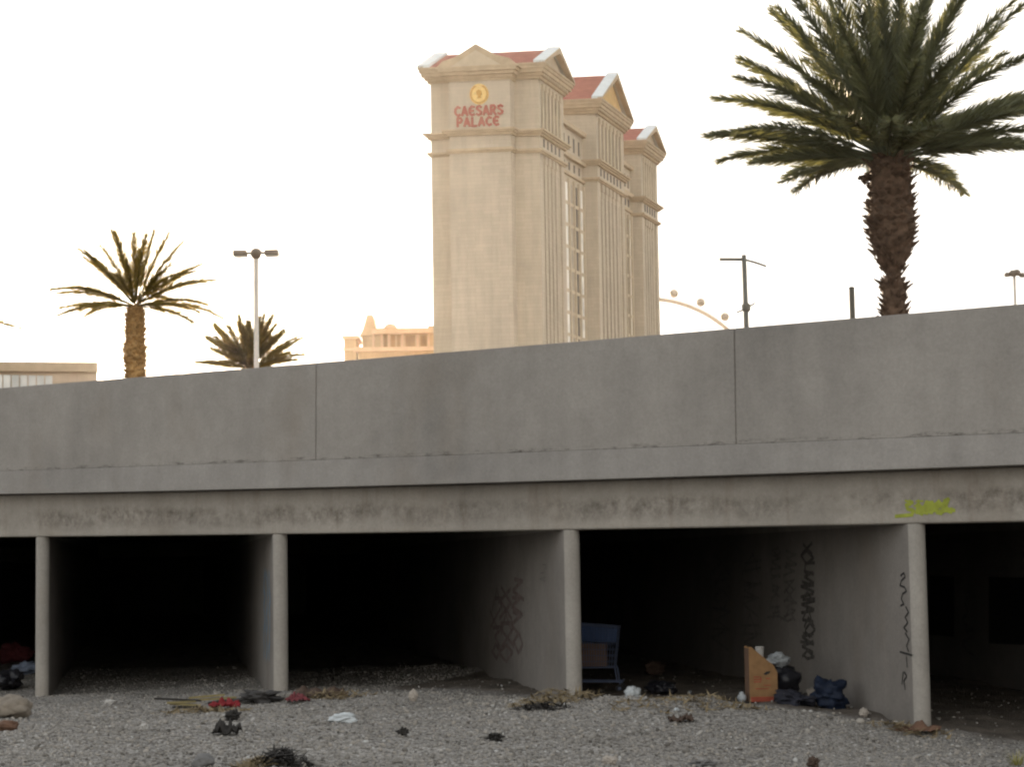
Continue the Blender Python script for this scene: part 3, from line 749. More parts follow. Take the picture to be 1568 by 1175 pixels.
# ------------------------------------------------------------------ low building at the left edge
LY = 210.0; LO = at(149, 590, LY); LO.z = 2.9
low = thing('office_building', LO, 'low beige flat roofed building with pale windows at the left edge', 'building')
def lpt(px, py): p = at(px, py, LY); return p.x - LO.x, p.z - LO.z
def lbox(b, px0, px1, py0, py1, y0, y1):
    x0, z1 = lpt(px0, py0); x1, z0 = lpt(px1, py1); b.box(x0, x1, y0, y1, z0, z1)
b = MB(); lbox(b, -420, 147.5, 570, 900, 0, 14); b.build('wall', M['beige_wall'], low)
b = MB(); lbox(b, -422, 149, 564.5, 570, -.5, 14.5); b.build('roof', M['trim'], low); low.rotation_euler.z = rad(12)
for k in range(14):
    x0 = -90 + k * 12.4
    if x0 + 11 > 84: break
    b = MB(); lbox(b, x0, x0 + 10.6, 577, 598, -.12, -.003); wn = b.build('window', M['glass_pale'], low)
    b = MB(); lbox(b, x0 - .5, x0 + 11.1, 575.6, 576.9, -.22, -.003); b.build('sill', M['trim'], wn)

# ------------------------------------------------------------------ observation wheel
WD = 1300.0; wc = at(993, 637, WD); pxm = WD / FPX
wheel = thing('observation_wheel', (wc.x, wc.y, 2.9), 'giant pale observation wheel with round cabins behind the tower', 'ferris wheel')
WB = Vector((wc.x, wc.y, 2.9))
def wr(r, t, y=0): return Vector((math.sin(t) * r, y, math.cos(t) * r)) + (wc - WB)
RR = 181 * pxm
for y in (-1.4, 1.4):
    b = MB(); b.tube([wr(RR, 2 * math.pi * k / 120, y) for k in range(121)], 1.15, 6, False); b.build('rim', M['wheel'], wheel)
b = MB()
for k in range(112): t = 2 * math.pi * k / 112; b.tube([wr(RR - .3, t, -1.3), wr(RR - .3, t + .03, 1.3)], .3, 4)
b.build('rim_braces', M['wheel'], wheel)
b = MB()
for k in range(28):
    t = 2 * math.pi * (k + .5) / 28
    b.tube([wr(RR, t, 0), wr(4, t, 5 if k % 2 else -5)], .1, 4)
b.build('spokes', M['wheel'], wheel)
b = MB(); b.tube([wr(0, 0, -9), wr(0, 0, 9)], 3.2, 14); b.build('hub', M['wheel'], wheel)
for sx in (-1, 1):
    for sy in (-1, 1):
        b = MB(); b.tube([wr(0, 0, 8 * sy), Vector((sx * 34, sy * 18, 0))], 1.5, 8); b.build('leg', M['wheel'], wheel)
t1 = math.atan2(1036 - 993, 637 - 449)
for k in range(28):
    t = t1 + 2 * math.pi * k / 28; p = wr(193.5 * pxm, t)
    b = MB(); b.lathe((0, 0, 0), [(2.72 * math.sin(math.pi * j / 10) + .01, -2.72 * math.cos(math.pi * j / 10)) for j in range(11)], 16)
    cb = b.build('cabin', M['wheel'], wheel, True, loc=p)
    b = MB(); b.lathe((0, 0, 0), [(2.76 * math.sin(math.pi * (j + 3.2) / 10.4), -2.76 * math.cos(math.pi * (j + 3.2) / 10.4)) for j in range(5)], 16)
    b.build('window', M['glass_tan'], cb, True)

# ------------------------------------------------------------------ lamps and poles
def pole_at(px, ptop, Y):
    p = at(px, ptop, Y); return Vector((p.x, p.y, 2.9)), p.z - 2.9
Y = 86.0; base, h = pole_at(392, 388, Y); u = Y / FPX
lamp = thing('street_lamp', base, 'tall pale lamp post with two flat lamp heads beside the palm', 'street lamp')
b = MB(); b.lathe((0, 0, 0), [(.16, 0), (.16, .4), (.115, .5), (.095, h - .1)], 12); b.build('pole', M['pole'], lamp, True)
b = MB(); b.lathe((0, 0, h), [(.10, -.24), (.19, -.14), (.24, -.02), (.22, .1), (.12, .19), (.02, .22)], 14); b.build('hub', M['lamp_head'], lamp, True)
for sx in (-1, 1):
    b = MB(); b.box(*sorted((sx * .20, sx * .42)), -.04, .04, h - .03, h + .05); b.build('arm', M['lamp_head'], lamp)
    b = MB(); b.box(*sorted((sx * .38, sx * .93)), -.25, .25, h - .11, h + .11); hd_ = b.build('lamp_head', M['lamp_head'], lamp, bevel=.03)
    b = MB(); b.box(*sorted((sx * .43, sx * .88)), -.2, .2, h - .135, h - .112); b.build('lens', M['glass_pale'], hd_)

Y = 95.0; base, h = pole_at(1143, 394, Y); u = Y / FPX
tp = thing('utility_pole', base, 'thin dark pole with two long thin arms right of the wheel', 'utility pole')
lean = (at(1139, 394, Y) - at(1144, 497, Y)).x
b = MB(); b.tube([(0, 0, 0), (lean * 1.6, 0, h + .1)], [.16, .11], 10); b.build('pole', M['pole_dark'], tp, True)
X1 = lean * 1.6
for (pts, r) in (([(X1, 0, h - .1), (X1 - 38 * u, 0, h - .08)], .07), ([(X1, 0, h - .1), (X1 + 18 * u, .3, h - .2), (X1 + 36 * u, .6, h - .34)], .05)):
    b = MB(); b.tube(pts, r, 8); b.build('arm', M['pole_dark'], tp)
for sgn in (-1, 1):
    zz = h - 80 * u
    b = MB(); b.tube([(X1 * .6, 0, zz), (X1 * .6 + sgn * 14 * u, .2, zz + (9 if sgn > 0 else -5) * u)], .035, 6); b.build('bracket', M['pole_dark'], tp)
b = MB(); b.lathe((X1 * .6, 0, zz - .15), [(.13, 0), (.2, .1), (.2, .32), (.13, .4)], 10); b.build('collar', M['pole_dark'], tp)

Y = 46.0; base, h = pole_at(1304, 440, Y)
sp = thing('bollard_post', base, 'short plain dark post rising above the parapet left of the big palm', 'post')
b = MB(); b.lathe((0, 0, 0), [(.075, 0), (.06, h - .03), (.055, h)], 14); b.build('post', M['pole_dark'], sp, True)
b = MB(); b.lathe((0, 0, h - .04), [(.064, 0), (.064, .03), (.04, .05)], 14); b.build('cap', M['pole_dark'], sp, True)
b = MB(); b.lathe((0, 0, 0), [(.13, 0), (.13, .03)], 14); b.build('base_plate', M['pole_dark'], sp)

Y = 120.0; base, h = pole_at(1553, 420, Y); u = Y / FPX
fl = thing('stadium_lamp', base, 'distant lamp post with a cluster of lamp heads at the right edge', 'street lamp')
b = MB(); b.lathe((0, 0, 0), [(.14, 0), (.075, h)], 10); b.build('pole', M['pole'], fl, True)
b = MB(); b.box(-.46, .46, -.04, .04, h - .1, h - .02); b.build('crossbar', M['lamp_head'], fl)
for (x, z, r) in ((-.42, -.04, .17), (-.08, .03, .24), (.14, .08, .22), (.46, -.08, .18)):
    b = MB(); b.lathe((x, -.05, h + z), [(r * .4, -r * .7), (r, -r * .5), (r, r * .3), (r * .5, r * .8)], 10); b.build('lamp_head', M['lamp_head'], fl)

# ------------------------------------------------------------------ palms
def frond(b, o, az, el, L, droop, leaf=.42, n=34, wid=.035, seed=0, twist=0):
    r = random.Random(seed); d = Vector((math.sin(az) * math.cos(el), math.cos(az) * math.cos(el), math.sin(el)))
    sdv = Vector((math.cos(az), -math.sin(az), 0)); P = []; p = Vector(o); e = el
    m = 12
    for k in range(m + 1):
        P.append(p.copy()); t = k / m; e = el - droop * (t ** 1.6)
        d = Vector((math.sin(az) * math.cos(e), math.cos(az) * math.cos(e), math.sin(e))); p = p + d * (L / m)
    b.tube(P, [.028 * (1 - .85 * k / m) + .004 for k in range(m + 1)], 4, False)
    for k in range(n):
        t = .18 + .82 * (k + r.random() * .7) / n; f = t * m; i = min(int(f), m - 1); q = P[i].lerp(P[i + 1], f - i)
        ax = (P[i + 1] - P[i]).normalized(); up = sdv.cross(ax).normalized()
        ln = leaf * (0.55 + .45 * math.sin(math.pi * min(1, t * .85)) ** .6) * r.uniform(.8, 1.15)
        if t > .55: ln *= 1 - (t - .55) * 1.25
        for sg in (-1, 1):
            dv = (ax * r.uniform(1.0, 1.35) + sdv * sg * r.uniform(.3, .75) + up * r.uniform(-.32, .6) + Vector((0, 0, -.06))).normalized()
            wv = dv.cross(Vector((r.gauss(0, 1), r.gauss(0, 1), r.gauss(0, 1)))).normalized() * wid * r.uniform(.7, 1.1)
            mid = q + dv * ln * .5 + Vector((0, 0, -.01)); tip = q + dv * ln + Vector((0, 0, -.05 * ln))
            b.add([q - wv * .4, q + wv * .4, mid + wv * .5, tip, mid - wv * .5], [(0, 1, 2, 4), (4, 2, 3)])
def palm(name, label, px, py, Y, prof, fronds, leafm, barkm, L, leaf, n, wid, seed, scale_boots=1.0, group='date palms behind the parapet'):
    """prof: (half width px, row px) down the trunk; fronds: list of (az, el, length factor, droop)."""
    u = Y / FPX; c = at(px, py, Y); base = Vector((c.x, c.y, 2.9)); top = c.z - 2.9
    t = thing(name, base, label, 'palm tree', group)
    pr = [(hw * u, top - (row - py) * u) for hw, row in prof][::-1]
    pr = [(pr[0][0], 0.0)] + [p for p in pr if p[1] > .05]
    b = MB(); rr = random.Random(seed); zs = []; prof2 = []
    for (r0, z0), (r1, z1) in zip(pr[:-1], pr[1:]):
        k = max(1, int(abs(z1 - z0) / (.10 * scale_boots)))
        for j in range(k): f = j / k; prof2.append((r0 + (r1 - r0) * f, z0 + (z1 - z0) * f))
    prof2.append(pr[-1]); random.seed(seed)
    b.lathe((0, 0, 0), [(r * .86, z) for r, z in prof2], 18, .05)
    for i, (r, z) in enumerate(prof2):                      # old leaf bases, cut off and pointing up and out
        nb = 13
        for j in range(nb):
            if rr.random() < .16: continue
            a = 2 * math.pi * (j + .5 * (i % 2)) / nb + rr.uniform(-.08, .08); ln = rr.uniform(.03, .14) * scale_boots * (2.0 if rr.random() < .07 else 1); wd = r * rr.uniform(.10, .26)
            o = Vector((math.cos(a), math.sin(a), 0)); s_ = Vector((-o.y, o.x, 0)); q = o * r * rr.uniform(.72, .86) + Vector((0, 0, z + rr.uniform(-.06, .06)))
            upz = rr.uniform(.3, 1.0); tip = q + o * (ln * .9 + r * .12) + Vector((0, 0, ln * upz))
            b.add([q - s_ * wd, q + s_ * wd, q + Vector((0, 0, -.09 * scale_boots)), tip - s_ * wd * .5, tip + s_ * wd * .5, tip + Vector((0, 0, .02))],
                  [(0, 3, 4, 1), (0, 2, 3), (1, 4, 2), (2, 4, 3), (3, 5, 4), (0, 1, 5), (0, 5, 3), (1, 4, 5)])
    b.build('trunk', barkm, t)
    b = MB()
    for k, (az, el, lf, dr) in enumerate(fronds):
        o = Vector((math.sin(az) * .14, math.cos(az) * .14, top - .05 + .25 * math.sin(max(0, el))))
        frond(b, o, az, el, L * lf, dr, leaf, n, wid, seed * 100 + k)
    b.build('crown', leafm, t)
    return t, top, u
def ring_fronds(seed, rows):
    r = random.Random(seed); out = []
    for (n, el, de, lf, dr) in rows:
        ph = r.uniform(0, 6.28)
        for k in range(n): out.append((ph + 2 * math.pi * k / n + r.uniform(-.18, .18), el + r.uniform(-de, de), lf * r.uniform(.88, 1.08), dr * r.uniform(.7, 1.3)))
    return out
rows = [(6, 1.42, .1, 1.04, .15), (12, 1.18, .12, 1.08, .25), (16, .85, .14, 1.04, .35), (17, .48, .14, 1.0, .45), (14, .22, .1, .97, .42), (5, .08, .06, .85, .36)]
big, btop, bu = palm('palm_tree', 'large dark date palm with thick shaggy trunk at the right', 1362, 243, 42,
     [(32, 243), (36, 255), (37, 285), (39, 320), (43, 342), (39, 368), (31, 392), (21, 410), (13, 424), (16, 433), (24, 439), (21, 448), (20, 470), (21, 520)],
     ring_fronds(5, rows) + [(rad(-88), .24, 1.02, .25), (rad(-100), .05, .78, .25), (rad(84), .22, 1.02, .55), (rad(95), .5, 1.0, .4), (rad(-80), .75, 1.0, .3), (rad(-95), 1.0, 1.02, .25)], M['leaf'], M['bark'], 3.55, .62, 190, .026, 5)
b = MB(); ux = -40 * bu
for k in range(60):
    v = Vector((random.gauss(0, 1), random.gauss(0, 1), random.gauss(0, 1))).normalized() * random.uniform(.03, .13)
    b.lathe((ux + v.x, -.1 + v.y, btop - 33 * bu + v.z), [(.004, -.03), (.028, -.01), (.028, .015), (.004, .03)], 6)
b.tube([(ux, -.1, btop - 30 * bu), (ux * .4, -.05, btop - .05)], .02, 5); b.build('fruit_cluster', M['bark'], big)
rows = [(3, 1.36, .1, 1.0, .15), (7, 1.1, .16, 1.06, .25), (9, .75, .17, 1.02, .38), (9, .35, .15, 1.02, .5), (7, .05, .12, .92, .5)]
palm('palm_tree', 'slim golden backlit palm with sparse crown left of the lamp post', 207, 468, 90,
     [(12, 468), (15, 480), (17, 505), (15, 527), (20, 531), (18, 545), (17, 580), (17, 640)],
     ring_fronds(12, rows) + [(rad(80), .12, 1.15, .75), (rad(-85), .35, 1.05, .5), (rad(-95), .1, .95, .35), (rad(75), .5, 1.1, .5)], M['leaf_warm'], M['bark_warm'], 3.2, .52, 130, .034, 12)
rows = [(7, 1.35, .15, 1.0, .1), (15, 1.0, .18, 1.05, .2), (18, .65, .15, 1.05, .25), (14, .3, .12, 1.05, .25)]
palm('palm_tree', 'low bushy olive palm crown peeping over the parapet behind the lamp post', 384, 566, 104,
     [(14, 566), (16, 580), (17, 640)], ring_fronds(23, rows), M['leaf_warm'], M['bark_warm'], 2.5, .56, 110, .042, 23)
rows = [(4, 1.35, .1, 1.0, .12), (6, .95, .12, .85, .25), (6, .5, .15, .8, .4)]
palm('palm_tree', 'palm mostly outside the left edge with one frond tip showing', -92, 500, 90,
     [(12, 500), (16, 530), (17, 640)], ring_fronds(31, rows) + [(rad(86), .18, 1.08, .6)], M['leaf_warm'], M['bark_warm'], 3.1, .42, 60, .06, 31)

# ------------------------------------------------------------------ litter
def mat(name, c, **k): return plain(name, c, **{**dict(rough=.8, var=.25, scale=9.0), **k})
L_ = dict(white=mat('white_plastic', (.50, .53, .54), rough=.45), paper=mat('white_paper', (.43, .41, .38)), black=mat('black_bag', (.018, .018, .022), rough=.35),
          blue=mat('dark_blue_tarp', (.007, .013, .03), rough=.7), navy=mat('navy_cloth', (.02, .021, .03)), red=mat('red_cloth', (.20, .016, .02)), dullred=mat('dull_red_cloth', (.16, .04, .045)),
          tan=mat('tan_board', (.22, .18, .085)), card=mat('orange_brown_cardboard', (.25, .14, .062), var=.18), card2=mat('brown_cardboard', (.15, .09, .06), var=.15), cardp=mat('red_carton_print', (.30, .07, .04)),
          brown=mat('brown_crumpled_paper', (.075, .05, .037)), brick=mat('broken_brick', (.125, .07, .045)), stone=mat('pale_stone', (.36, .32, .275)), dark=mat('charred_wood', (.03, .027, .024)),
          grey=mat('grey_plastic', (.34, .36, .37), rough=.5), cartblue=mat('blue_cart_plastic', (.022, .045, .11), rough=.5, var=.15), wire=mat('cart_wire', (.09, .11, .17), rough=.5, metal=.4, var=.1),
          rock=mat('brownish_rock', (.20, .17, .135)), soot=mat('dark_grey_cloth', (.055, .052, .05)), tyre=mat('black_rubber', (.02, .02, .02)), greystone=mat('dark_grey_stone', (.15, .145, .14)), dry=mat('dry_leaf', (.20, .155, .09)), olive=mat('dry_grass', (.24, .22, .06)), blue2=mat('pale_blue_cloth', (.25, .30, .40)))
def lump(name, label, cat, px, py, size, m, seed, rough=.35, sharp=1.0, group=None, z=None, sub=4, pos=None, rot=0):
    p = pos or on_ground(px, py)
    bm = bmesh.new(); bmesh.ops.create_icosphere(bm, subdivisions=sub, radius=1.0)
    off = Vector((seed * 3.7, seed * 1.3, seed * 2.1))
    for v in bm.verts:
        q = v.co.copy(); n = mnoise.noise(q * 1.3 * sharp + off) * rough * 1.5 + mnoise.noise(q * 3.5 * sharp + off) * rough * .6 - abs(mnoise.noise(q * 2.4 * sharp - off)) * rough * .6
        n += (.2 - abs(mnoise.noise(q * 5.0 + off))) * rough * .4 + mnoise.noise(q * 13 + off) * rough * .16
        v.co = q * (1 + n); v.co.x *= size[0]; v.co.y *= size[1]; v.co.z *= size[2]
    zmin = min(v.co.z for v in bm.verts)
    for v in bm.verts: v.co.z -= zmin * .78
    me = bpy.data.meshes.new(name); bm.to_mesh(me); bm.free(); me.materials.append(m)
    if sharp < 1.6: me.polygons.foreach_set('use_smooth', [True] * len(me.polygons))
    o = bpy.data.objects.new(name, me); COL.objects.link(o); o.location = p if z is None else (p.x, p.y, z); o.rotation_euler.z = rot or seed
    return tag(o, label, cat, group)
def sheet(name, label, cat, px, py, sx, sy, hgt, m, seed, rot=0, group=None):
    p = on_ground(px, py); n = 14; b = MB(); off = Vector((seed * 5.1, seed, 0))
    def zf(i, j):
        u, v = i / n - .5, j / n - .5; q = Vector((u * 4, v * 4, 0)) + off
        return hgt * (abs(mnoise.noise(q)) * 1.6 + .35 * mnoise.noise(q * 2.7) + .15) * (1 - 1.6 * max(abs(u), abs(v)) ** 2)
    top = [[((i / n - .5) * sx + .12 * sx * mnoise.noise(Vector((j * .35, i * .1, seed))), (j / n - .5) * sy + .12 * sy * mnoise.noise(Vector((i * .35, j * .1, seed + 9))), zf(i, j)) for j in range(n + 1)] for i in range(n + 1)]
    vs = [q for row in top for q in row] + [(x, y, z - .008) for row in top for (x, y, z) in row]; k = (n + 1) ** 2
    fs = []
    for i in range(n):
        for j in range(n):
            a = i * (n + 1) + j; fs.append((a, a + 1, a + n + 2, a + n + 1)); fs.append((k + a + n + 1, k + a + n + 2, k + a + 1, k + a))
    rim = [i * (n + 1) for i in range(n + 1)] + [n * (n + 1) + j for j in range(1, n + 1)] + [i * (n + 1) + n for i in range(n - 1, -1, -1)] + [j for j in range(n - 1, 0, -1)]
    for a, c in zip(rim, rim[1:] + rim[:1]): fs.append((a, c, c + k, a + k))
    b.add(vs, fs); o = b.build(name, m, None, True); o.location = p + Vector((0, 0, .01)); o.rotation_euler.z = rot
    return tag(o, label, cat, group)
def leaves(name, label, cat, px, py, r, hgt, n, m, seed, group=None):
    p = on_ground(px, py); rr = random.Random(seed); b = MB()
    for k in range(n):
        a, d = rr.uniform(0, 6.28), r * rr.random() ** .7; zc = hgt * (1 - (d / r) ** 2) * rr.random()
        c = Vector((math.cos(a) * d, math.sin(a) * d * .6, zc + .01)); c.z += gz(p.x + c.x, p.y + c.y) - p.z
        t = Vector((rr.gauss(0, 1), rr.gauss(0, 1), rr.gauss(0, .35))).normalized() * rr.uniform(.04, .12); s_ = t.cross(Vector((rr.gauss(0, .3), rr.gauss(0, .3), 1))).normalized() * rr.uniform(.006, .022)
        b.add([c - t, c + s_ * .9, c + t + Vector((0, 0, .015)), c - s_], [(0, 1, 2, 3)])
    o = b.build(name, m); o.location = p; return tag(o, label, cat, group)

# shopping cart behind the pier
def cart():
    p = on_floor(915, 1056)
    t = thing('shopping_cart', p, 'blue wire shopping cart standing half hidden behind the pier', 'shopping cart'); t.rotation_euler.z = rad(-8)
    # x: handle (left, -) to nose (right, +)
    x0, x1, yb, zb, zt = -.40, .30, .24, .33, .86
    B = [(-.34, -.19, zb), (.24, -.17, zb), (.24, .17, zb), (-.34, .19, zb)]; T = [(x0, -.26, .92), (x1, -.21, zt), (x1, .21, zt), (x0, .26, .92)]
    def side(i, j, nh, nv):
        b = MB()
        for k in range(nv + 1):
            f = k / nv; q0 = Vector(B[i]).lerp(Vector(B[j]), f); q1 = Vector(T[i]).lerp(Vector(T[j]), f); b.tube([q0, q1], .0045, 5)
        for k in range(nh + 1):
            f = k / nh; b.tube([Vector(B[i]).lerp(Vector(T[i]), f), Vector(B[j]).lerp(Vector(T[j]), f)], .0045 if 0 < k < nh else .011, 6)
        return b
    for (i, j, nv) in ((0, 1, 18), (1, 2, 11), (2, 3, 18), (3, 0, 11)):
        side(i, j, 7, nv).build('basket_side', L_['wire'], t)
    b = MB()
    for k in range(12): f = k / 11; b.tube([Vector(B[0]).lerp(Vector(B[3]), f), Vector(B[1]).lerp(Vector(B[2]), f)], .0045, 5)
    b.build('basket_floor', L_['wire'], t)
    # blue plastic panels near the top of the basket
    for (i, j) in ((0, 1), (3, 2)):
        b = MB(); q = [Vector(B[i]).lerp(Vector(T[i]), .62), Vector(B[j]).lerp(Vector(T[j]), .62), Vector(B[j]).lerp(Vector(T[j]), .97), Vector(B[i]).lerp(Vector(T[i]), .97)]
        o = Vector((0, -.010 if i == 0 else .010, 0))
        for k in range(6): f0, f1 = k / 6, k / 6 + .10; a0, a1, c1, c0 = q[0].lerp(q[3], f0), q[1].lerp(q[2], f0), q[1].lerp(q[2], f1), q[0].lerp(q[3], f1); b.hexa([a0, a1, a1 + o, a0 + o, c0, c1, c1 + o, c0 + o])
        for k in range(9): f0, f1 = k / 8.3, k / 8.3 + .03; a0, a1, c1, c0 = q[0].lerp(q[1], f0), q[0].lerp(q[1], f1), q[3].lerp(q[2], f1), q[3].lerp(q[2], f0); b.hexa([a0 - o * .2, a1 - o * .2, a1 + o * .9, a0 + o * .9, c0 - o * .2, c1 - o * .2, c1 + o * .9, c0 + o * .9])
        b.build('panel', L_['cartblue'], t)
    b = MB(); b.tube([(x0 - .06, -.26, .97), (x0 - .06, .26, .97)], .018, 10); b.build('handle', L_['cartblue'], t)
    for sy in (-1, 1):
        b = MB(); b.tube([(x0 - .06, sy * .25, .97), (x0, sy * .25, .90), (-.33, sy * .20, .33), (-.30, sy * .2, .15), (.34, sy * .17, .14)], .012, 8)
        b.tube([(.28, sy * .17, .14), (.25, sy * .17, .34)], .011, 8); b.build('frame', L_['wire'], t)
    for (x, y) in ((-.28, .2), (-.28, -.2), (.31, .17), (.31, -.17)):
        b = MB(); b.tube([(x, y - .014, .055), (x, y + .014, .055)], .055, 14); wl = b.build('wheel', L_['tyre'], t)
        b = MB(); b.tube([(x, y - .018, .055), (x, y + .018, .055)], .022, 8); b.tube([(x + .02, y, .06), (x, y, .15)], .009, 6); b.build('caster', L_['wire'], wl)
    R3 = Matrix.Rotation(rad(-8), 4, 'Z'); q = p + R3 @ Vector((-.02, 0, .343))
    bx = thing('carton', q, 'brown cardboard carton lying inside the blue shopping cart', 'box'); bx.rotation_euler.z = rad(-8)
    b = MB(); b.box(-.27, .16, -.14, .14, 0, .22); b.build('body', L_['card2'], bx, bevel=.006)
    for sy in (-1, 1):
        b = MB(); b.hexa([(-.27, sy * .141, .215), (.16, sy * .141, .215), (.16, sy * .146, .215), (-.27, sy * .146, .215), (-.25, sy * .17, .30), (.14, sy * .17, .30), (.14, sy * .175, .30), (-.25, sy * .175, .30)])
        b.build('flap', L_['card2'], bx)
cart()

# tall torn cardboard box
def torn_box():
    p = on_floor(1170, 1077); u = p.y / FPX; W, H, D = 43 * u, 83 * u, .30
    t = thing('cardboard_box', p, 'tall torn orange brown cardboard box with a slanted top beside the pier wall', 'box'); t.rotation_euler.z = rad(4)
    th = .008; xl, xr = -W / 2, W / 2; zr = H * .53
    b = MB(); poly = [(xl, 0), (xr, 0), (xr, zr), (xr - .04, zr + .08), (xl + .12, H * .88), (xl + .03, H), (xl, H)]
    b.prism(poly, lambda x, z: (x, 0, z), lambda x, z: (x, th, z)); b.build('front_panel', L_['card'], t)
    b = MB(); b.prism(poly, lambda x, z: (x, D, z), lambda x, z: (x, D + th, z)); b.build('back_panel', L_['card'], t)
    b = MB(); b.box(xl, xl + th, th, D, 0, H * .97); b.build('side_panel', L_['card2'], t)
    b = MB(); b.box(xr - th, xr, th, D, 0, zr); b.build('side_panel', L_['card2'], t)
    b = MB(); b.box(xl + .012, xr + .004, -.005, -.001, .0, .06); b.build('red_band', L_['cardp'], t)
    b = MB()
    for (x, z, w_, h) in ((-.12, .26, .10, .012), (-.12, .29, .07, .012), (-.12, .23, .09, .012), (-.04, .25, .012, .05), (.03, .27, .05, .012), (-.1, .15, .16, .01), (.0, .19, .09, .01)): b.box(x, x + w_, -.004, -.001, z, z + h)
    b.build('print', L_['cardp'], t)
    b = MB(); b.prism([(.0, zr - .02), (.035, zr + .01), (.09, zr + .015), (.07, zr - .01), (.03, zr - .03)], lambda x, z: (x, -.004, z), lambda x, z: (x, -.001, z)); b.build('hand_hole', L_['dark'], t)
    c = thing('paper_cup', p + Vector((-.02, D * .5, H * .71)), 'small white paper cup poking out of the torn cardboard box', 'cup')
    b = MB(); b.lathe((0, 0, 0), [(.038, 0), (.052, .17), (.049, .17), (.036, .01)], 16); b.build('cup_body', L_['paper'], c, True)
    b = MB(); b.lathe((0, 0, .168), [(.056, 0), (.056, .012), (.045, .02)], 16); b.build('rim', L_['paper'], c, True)
torn_box()
pb = on_floor(1205, 1075)
lump('garbage_bag', 'black garbage bag slumped right of the torn cardboard box', 'bag', 0, 0, (.22, .2, .24), L_['black'], 3, .25, pos=pb + Vector((0, .35, 0)))
lump('plastic_bag', 'grey plastic bag lying on top of the black garbage bag', 'bag', 0, 0, (.19, .12, .09), L_['grey'], 4, .4, pos=pb + Vector((-.06, .30, .37)))
lump('cloth_heap', 'navy cloth heap on the ground between cardboard box and blue tarp', 'clothes', 0, 0, (.30, .18, .10), L_['navy'], 5, .5, pos=on_floor(1218, 1079))
lump('tarp', 'bunched dark blue tarp at the foot of the pier wall', 'tarp', 0, 0, (.22, .18, .17), L_['blue'], 6, .5, pos=on_floor(1272, 1086))
lump('paper_ball', 'pale crumpled paper ball lying on the navy cloth heap', 'paper', 0, 0, (.07, .06, .08), L_['stone'], 7, .4, pos=on_floor(1244, 1072))
lump('plastic_cup', 'small clear grey cup lying just left of the cardboard box', 'cup', 0, 0, (.065, .05, .07), L_['grey'], 8, .2, pos=on_floor(1136, 1077))
lump('paper_scrap', 'flat pale paper scrap left of the grey cup in the right bay', 'paper', 0, 0, (.10, .06, .025), L_['paper'], 9, .3, pos=on_floor(1115, 1083))
lump('plastic_bag', 'small white plastic bag on dark soil right of the shopping cart', 'bag', 0, 0, (.105, .09, .10), L_['white'], 10, .3, pos=on_floor(969, 1073))
lump('garbage_bag', 'flat black bag on the dark floor between shopping cart and cardboard box', 'bag', 0, 0, (.28, .2, .09), L_['black'], 11, .4, pos=on_floor(1013, 1052))
lump('cloth_heap', 'brown rag heap behind the flat black bag in the right bay', 'clothes', 0, 0, (.16, .2, .10), L_['brown'], 12, .4, pos=on_floor(1003, 1040))
lump('paper_cup', 'white paper cup on the right end of the flat black bag', 'cup', 0, 0, (.035, .035, .05), L_['white'], 13, .2, pos=on_floor(1030, 1056))
lump('plastic_bottle', 'clear bottle lying right of the flat black bag', 'bottle', 0, 0, (.07, .03, .03), L_['grey'], 14, .15, pos=on_floor(1056, 1060))
lump('dark_can', 'dark crushed can between clear bottle and cardboard box', 'can', 0, 0, (.05, .04, .035), L_['navy'], 15, .3, pos=on_floor(1076, 1069))
sheet('crumpled_paper', 'reddish brown crumpled paper on gravel in front of the right bay', 'paper', 1044, 1108, .26, .16, .11, L_['brown'], 16, .2)
lump('paper_scrap', 'tiny white scrap on gravel just above the brown crumpled paper', 'paper', 1036, 1090, (.05, .03, .02), L_['white'], 17, .3)
sheet('red_cloth', 'bright red cloth scrap on gravel in front of the left bay', 'cloth', 344, 1086, .36, .25, .13, L_['red'], 18, .3)
def boards(px, py, n, seed, label):
    p = on_ground(px, py); r = random.Random(seed); t = thing('broken_board', p, label, 'board')
    for k in range(n):
        a = r.uniform(-.5, .5); c = Vector((r.uniform(-.12, .12), r.uniform(-.1, .1), .03 + .03 * k)); hl = r.uniform(.18, .30); d = Vector((math.cos(a), math.sin(a), r.uniform(-.08, .12))); s_ = Vector((-d.y, d.x, 0)) * .045; u_ = Vector((0, 0, .012))
        q = [c - d * hl - s_, c + d * hl - s_ * .6, c + d * (hl - .04) + s_, c - d * (hl - .05) + s_]
        b = MB(); b.hexa([*(v - u_ for v in q), *(v + u_ for v in q)]); b.build('plank', L_['tan'] if k % 3 else L_['dark'], t)
boards(278, 1088, 4, 1, 'broken tan boards on gravel left of the red cloth')
boards(327, 1078, 3, 2, 'broken tan board pile directly behind the red cloth')
sheet('charred_wood', 'upright charred black lump on gravel below the red cloth', 'debris', 346, 1128, .24, .19, .14, L_['dark'], 19, .4)
lump('charred_wood', 'small charred piece just behind the upright black lump', 'debris', 356, 1104, (.10, .07, .05), L_['dark'], 20, .5, 1.5)
lump('plastic_bag', 'long pale blue white plastic bag on gravel in front of the middle bay', 'bag', 525, 1108, (.135, .07, .055), L_['white'], 21, .35, rot=.25)
lump('stone', 'pinkish pale stone at the gravel edge of the middle bay', 'stone', 633, 1075, (.055, .05, .075), L_['stone'], 22, .2, 1.7)
sheet('dirt_clump', 'orange brown clump of dirt and rubble at the foot of the right pier', 'dirt', 1400, 1122, .46, .22, .09, L_['brick'], 23, .1)
lump('stone', 'pale rounded stone beside the right pier wall', 'stone', 1323, 1098, (.06, .05, .05), L_['stone'], 24, .2, 1.7)
lump('cloth_heap', 'dull red clothes heap in the leftmost bay', 'clothes', 22, 1015, (.32, .3, .2), L_['dullred'], 25, .5)
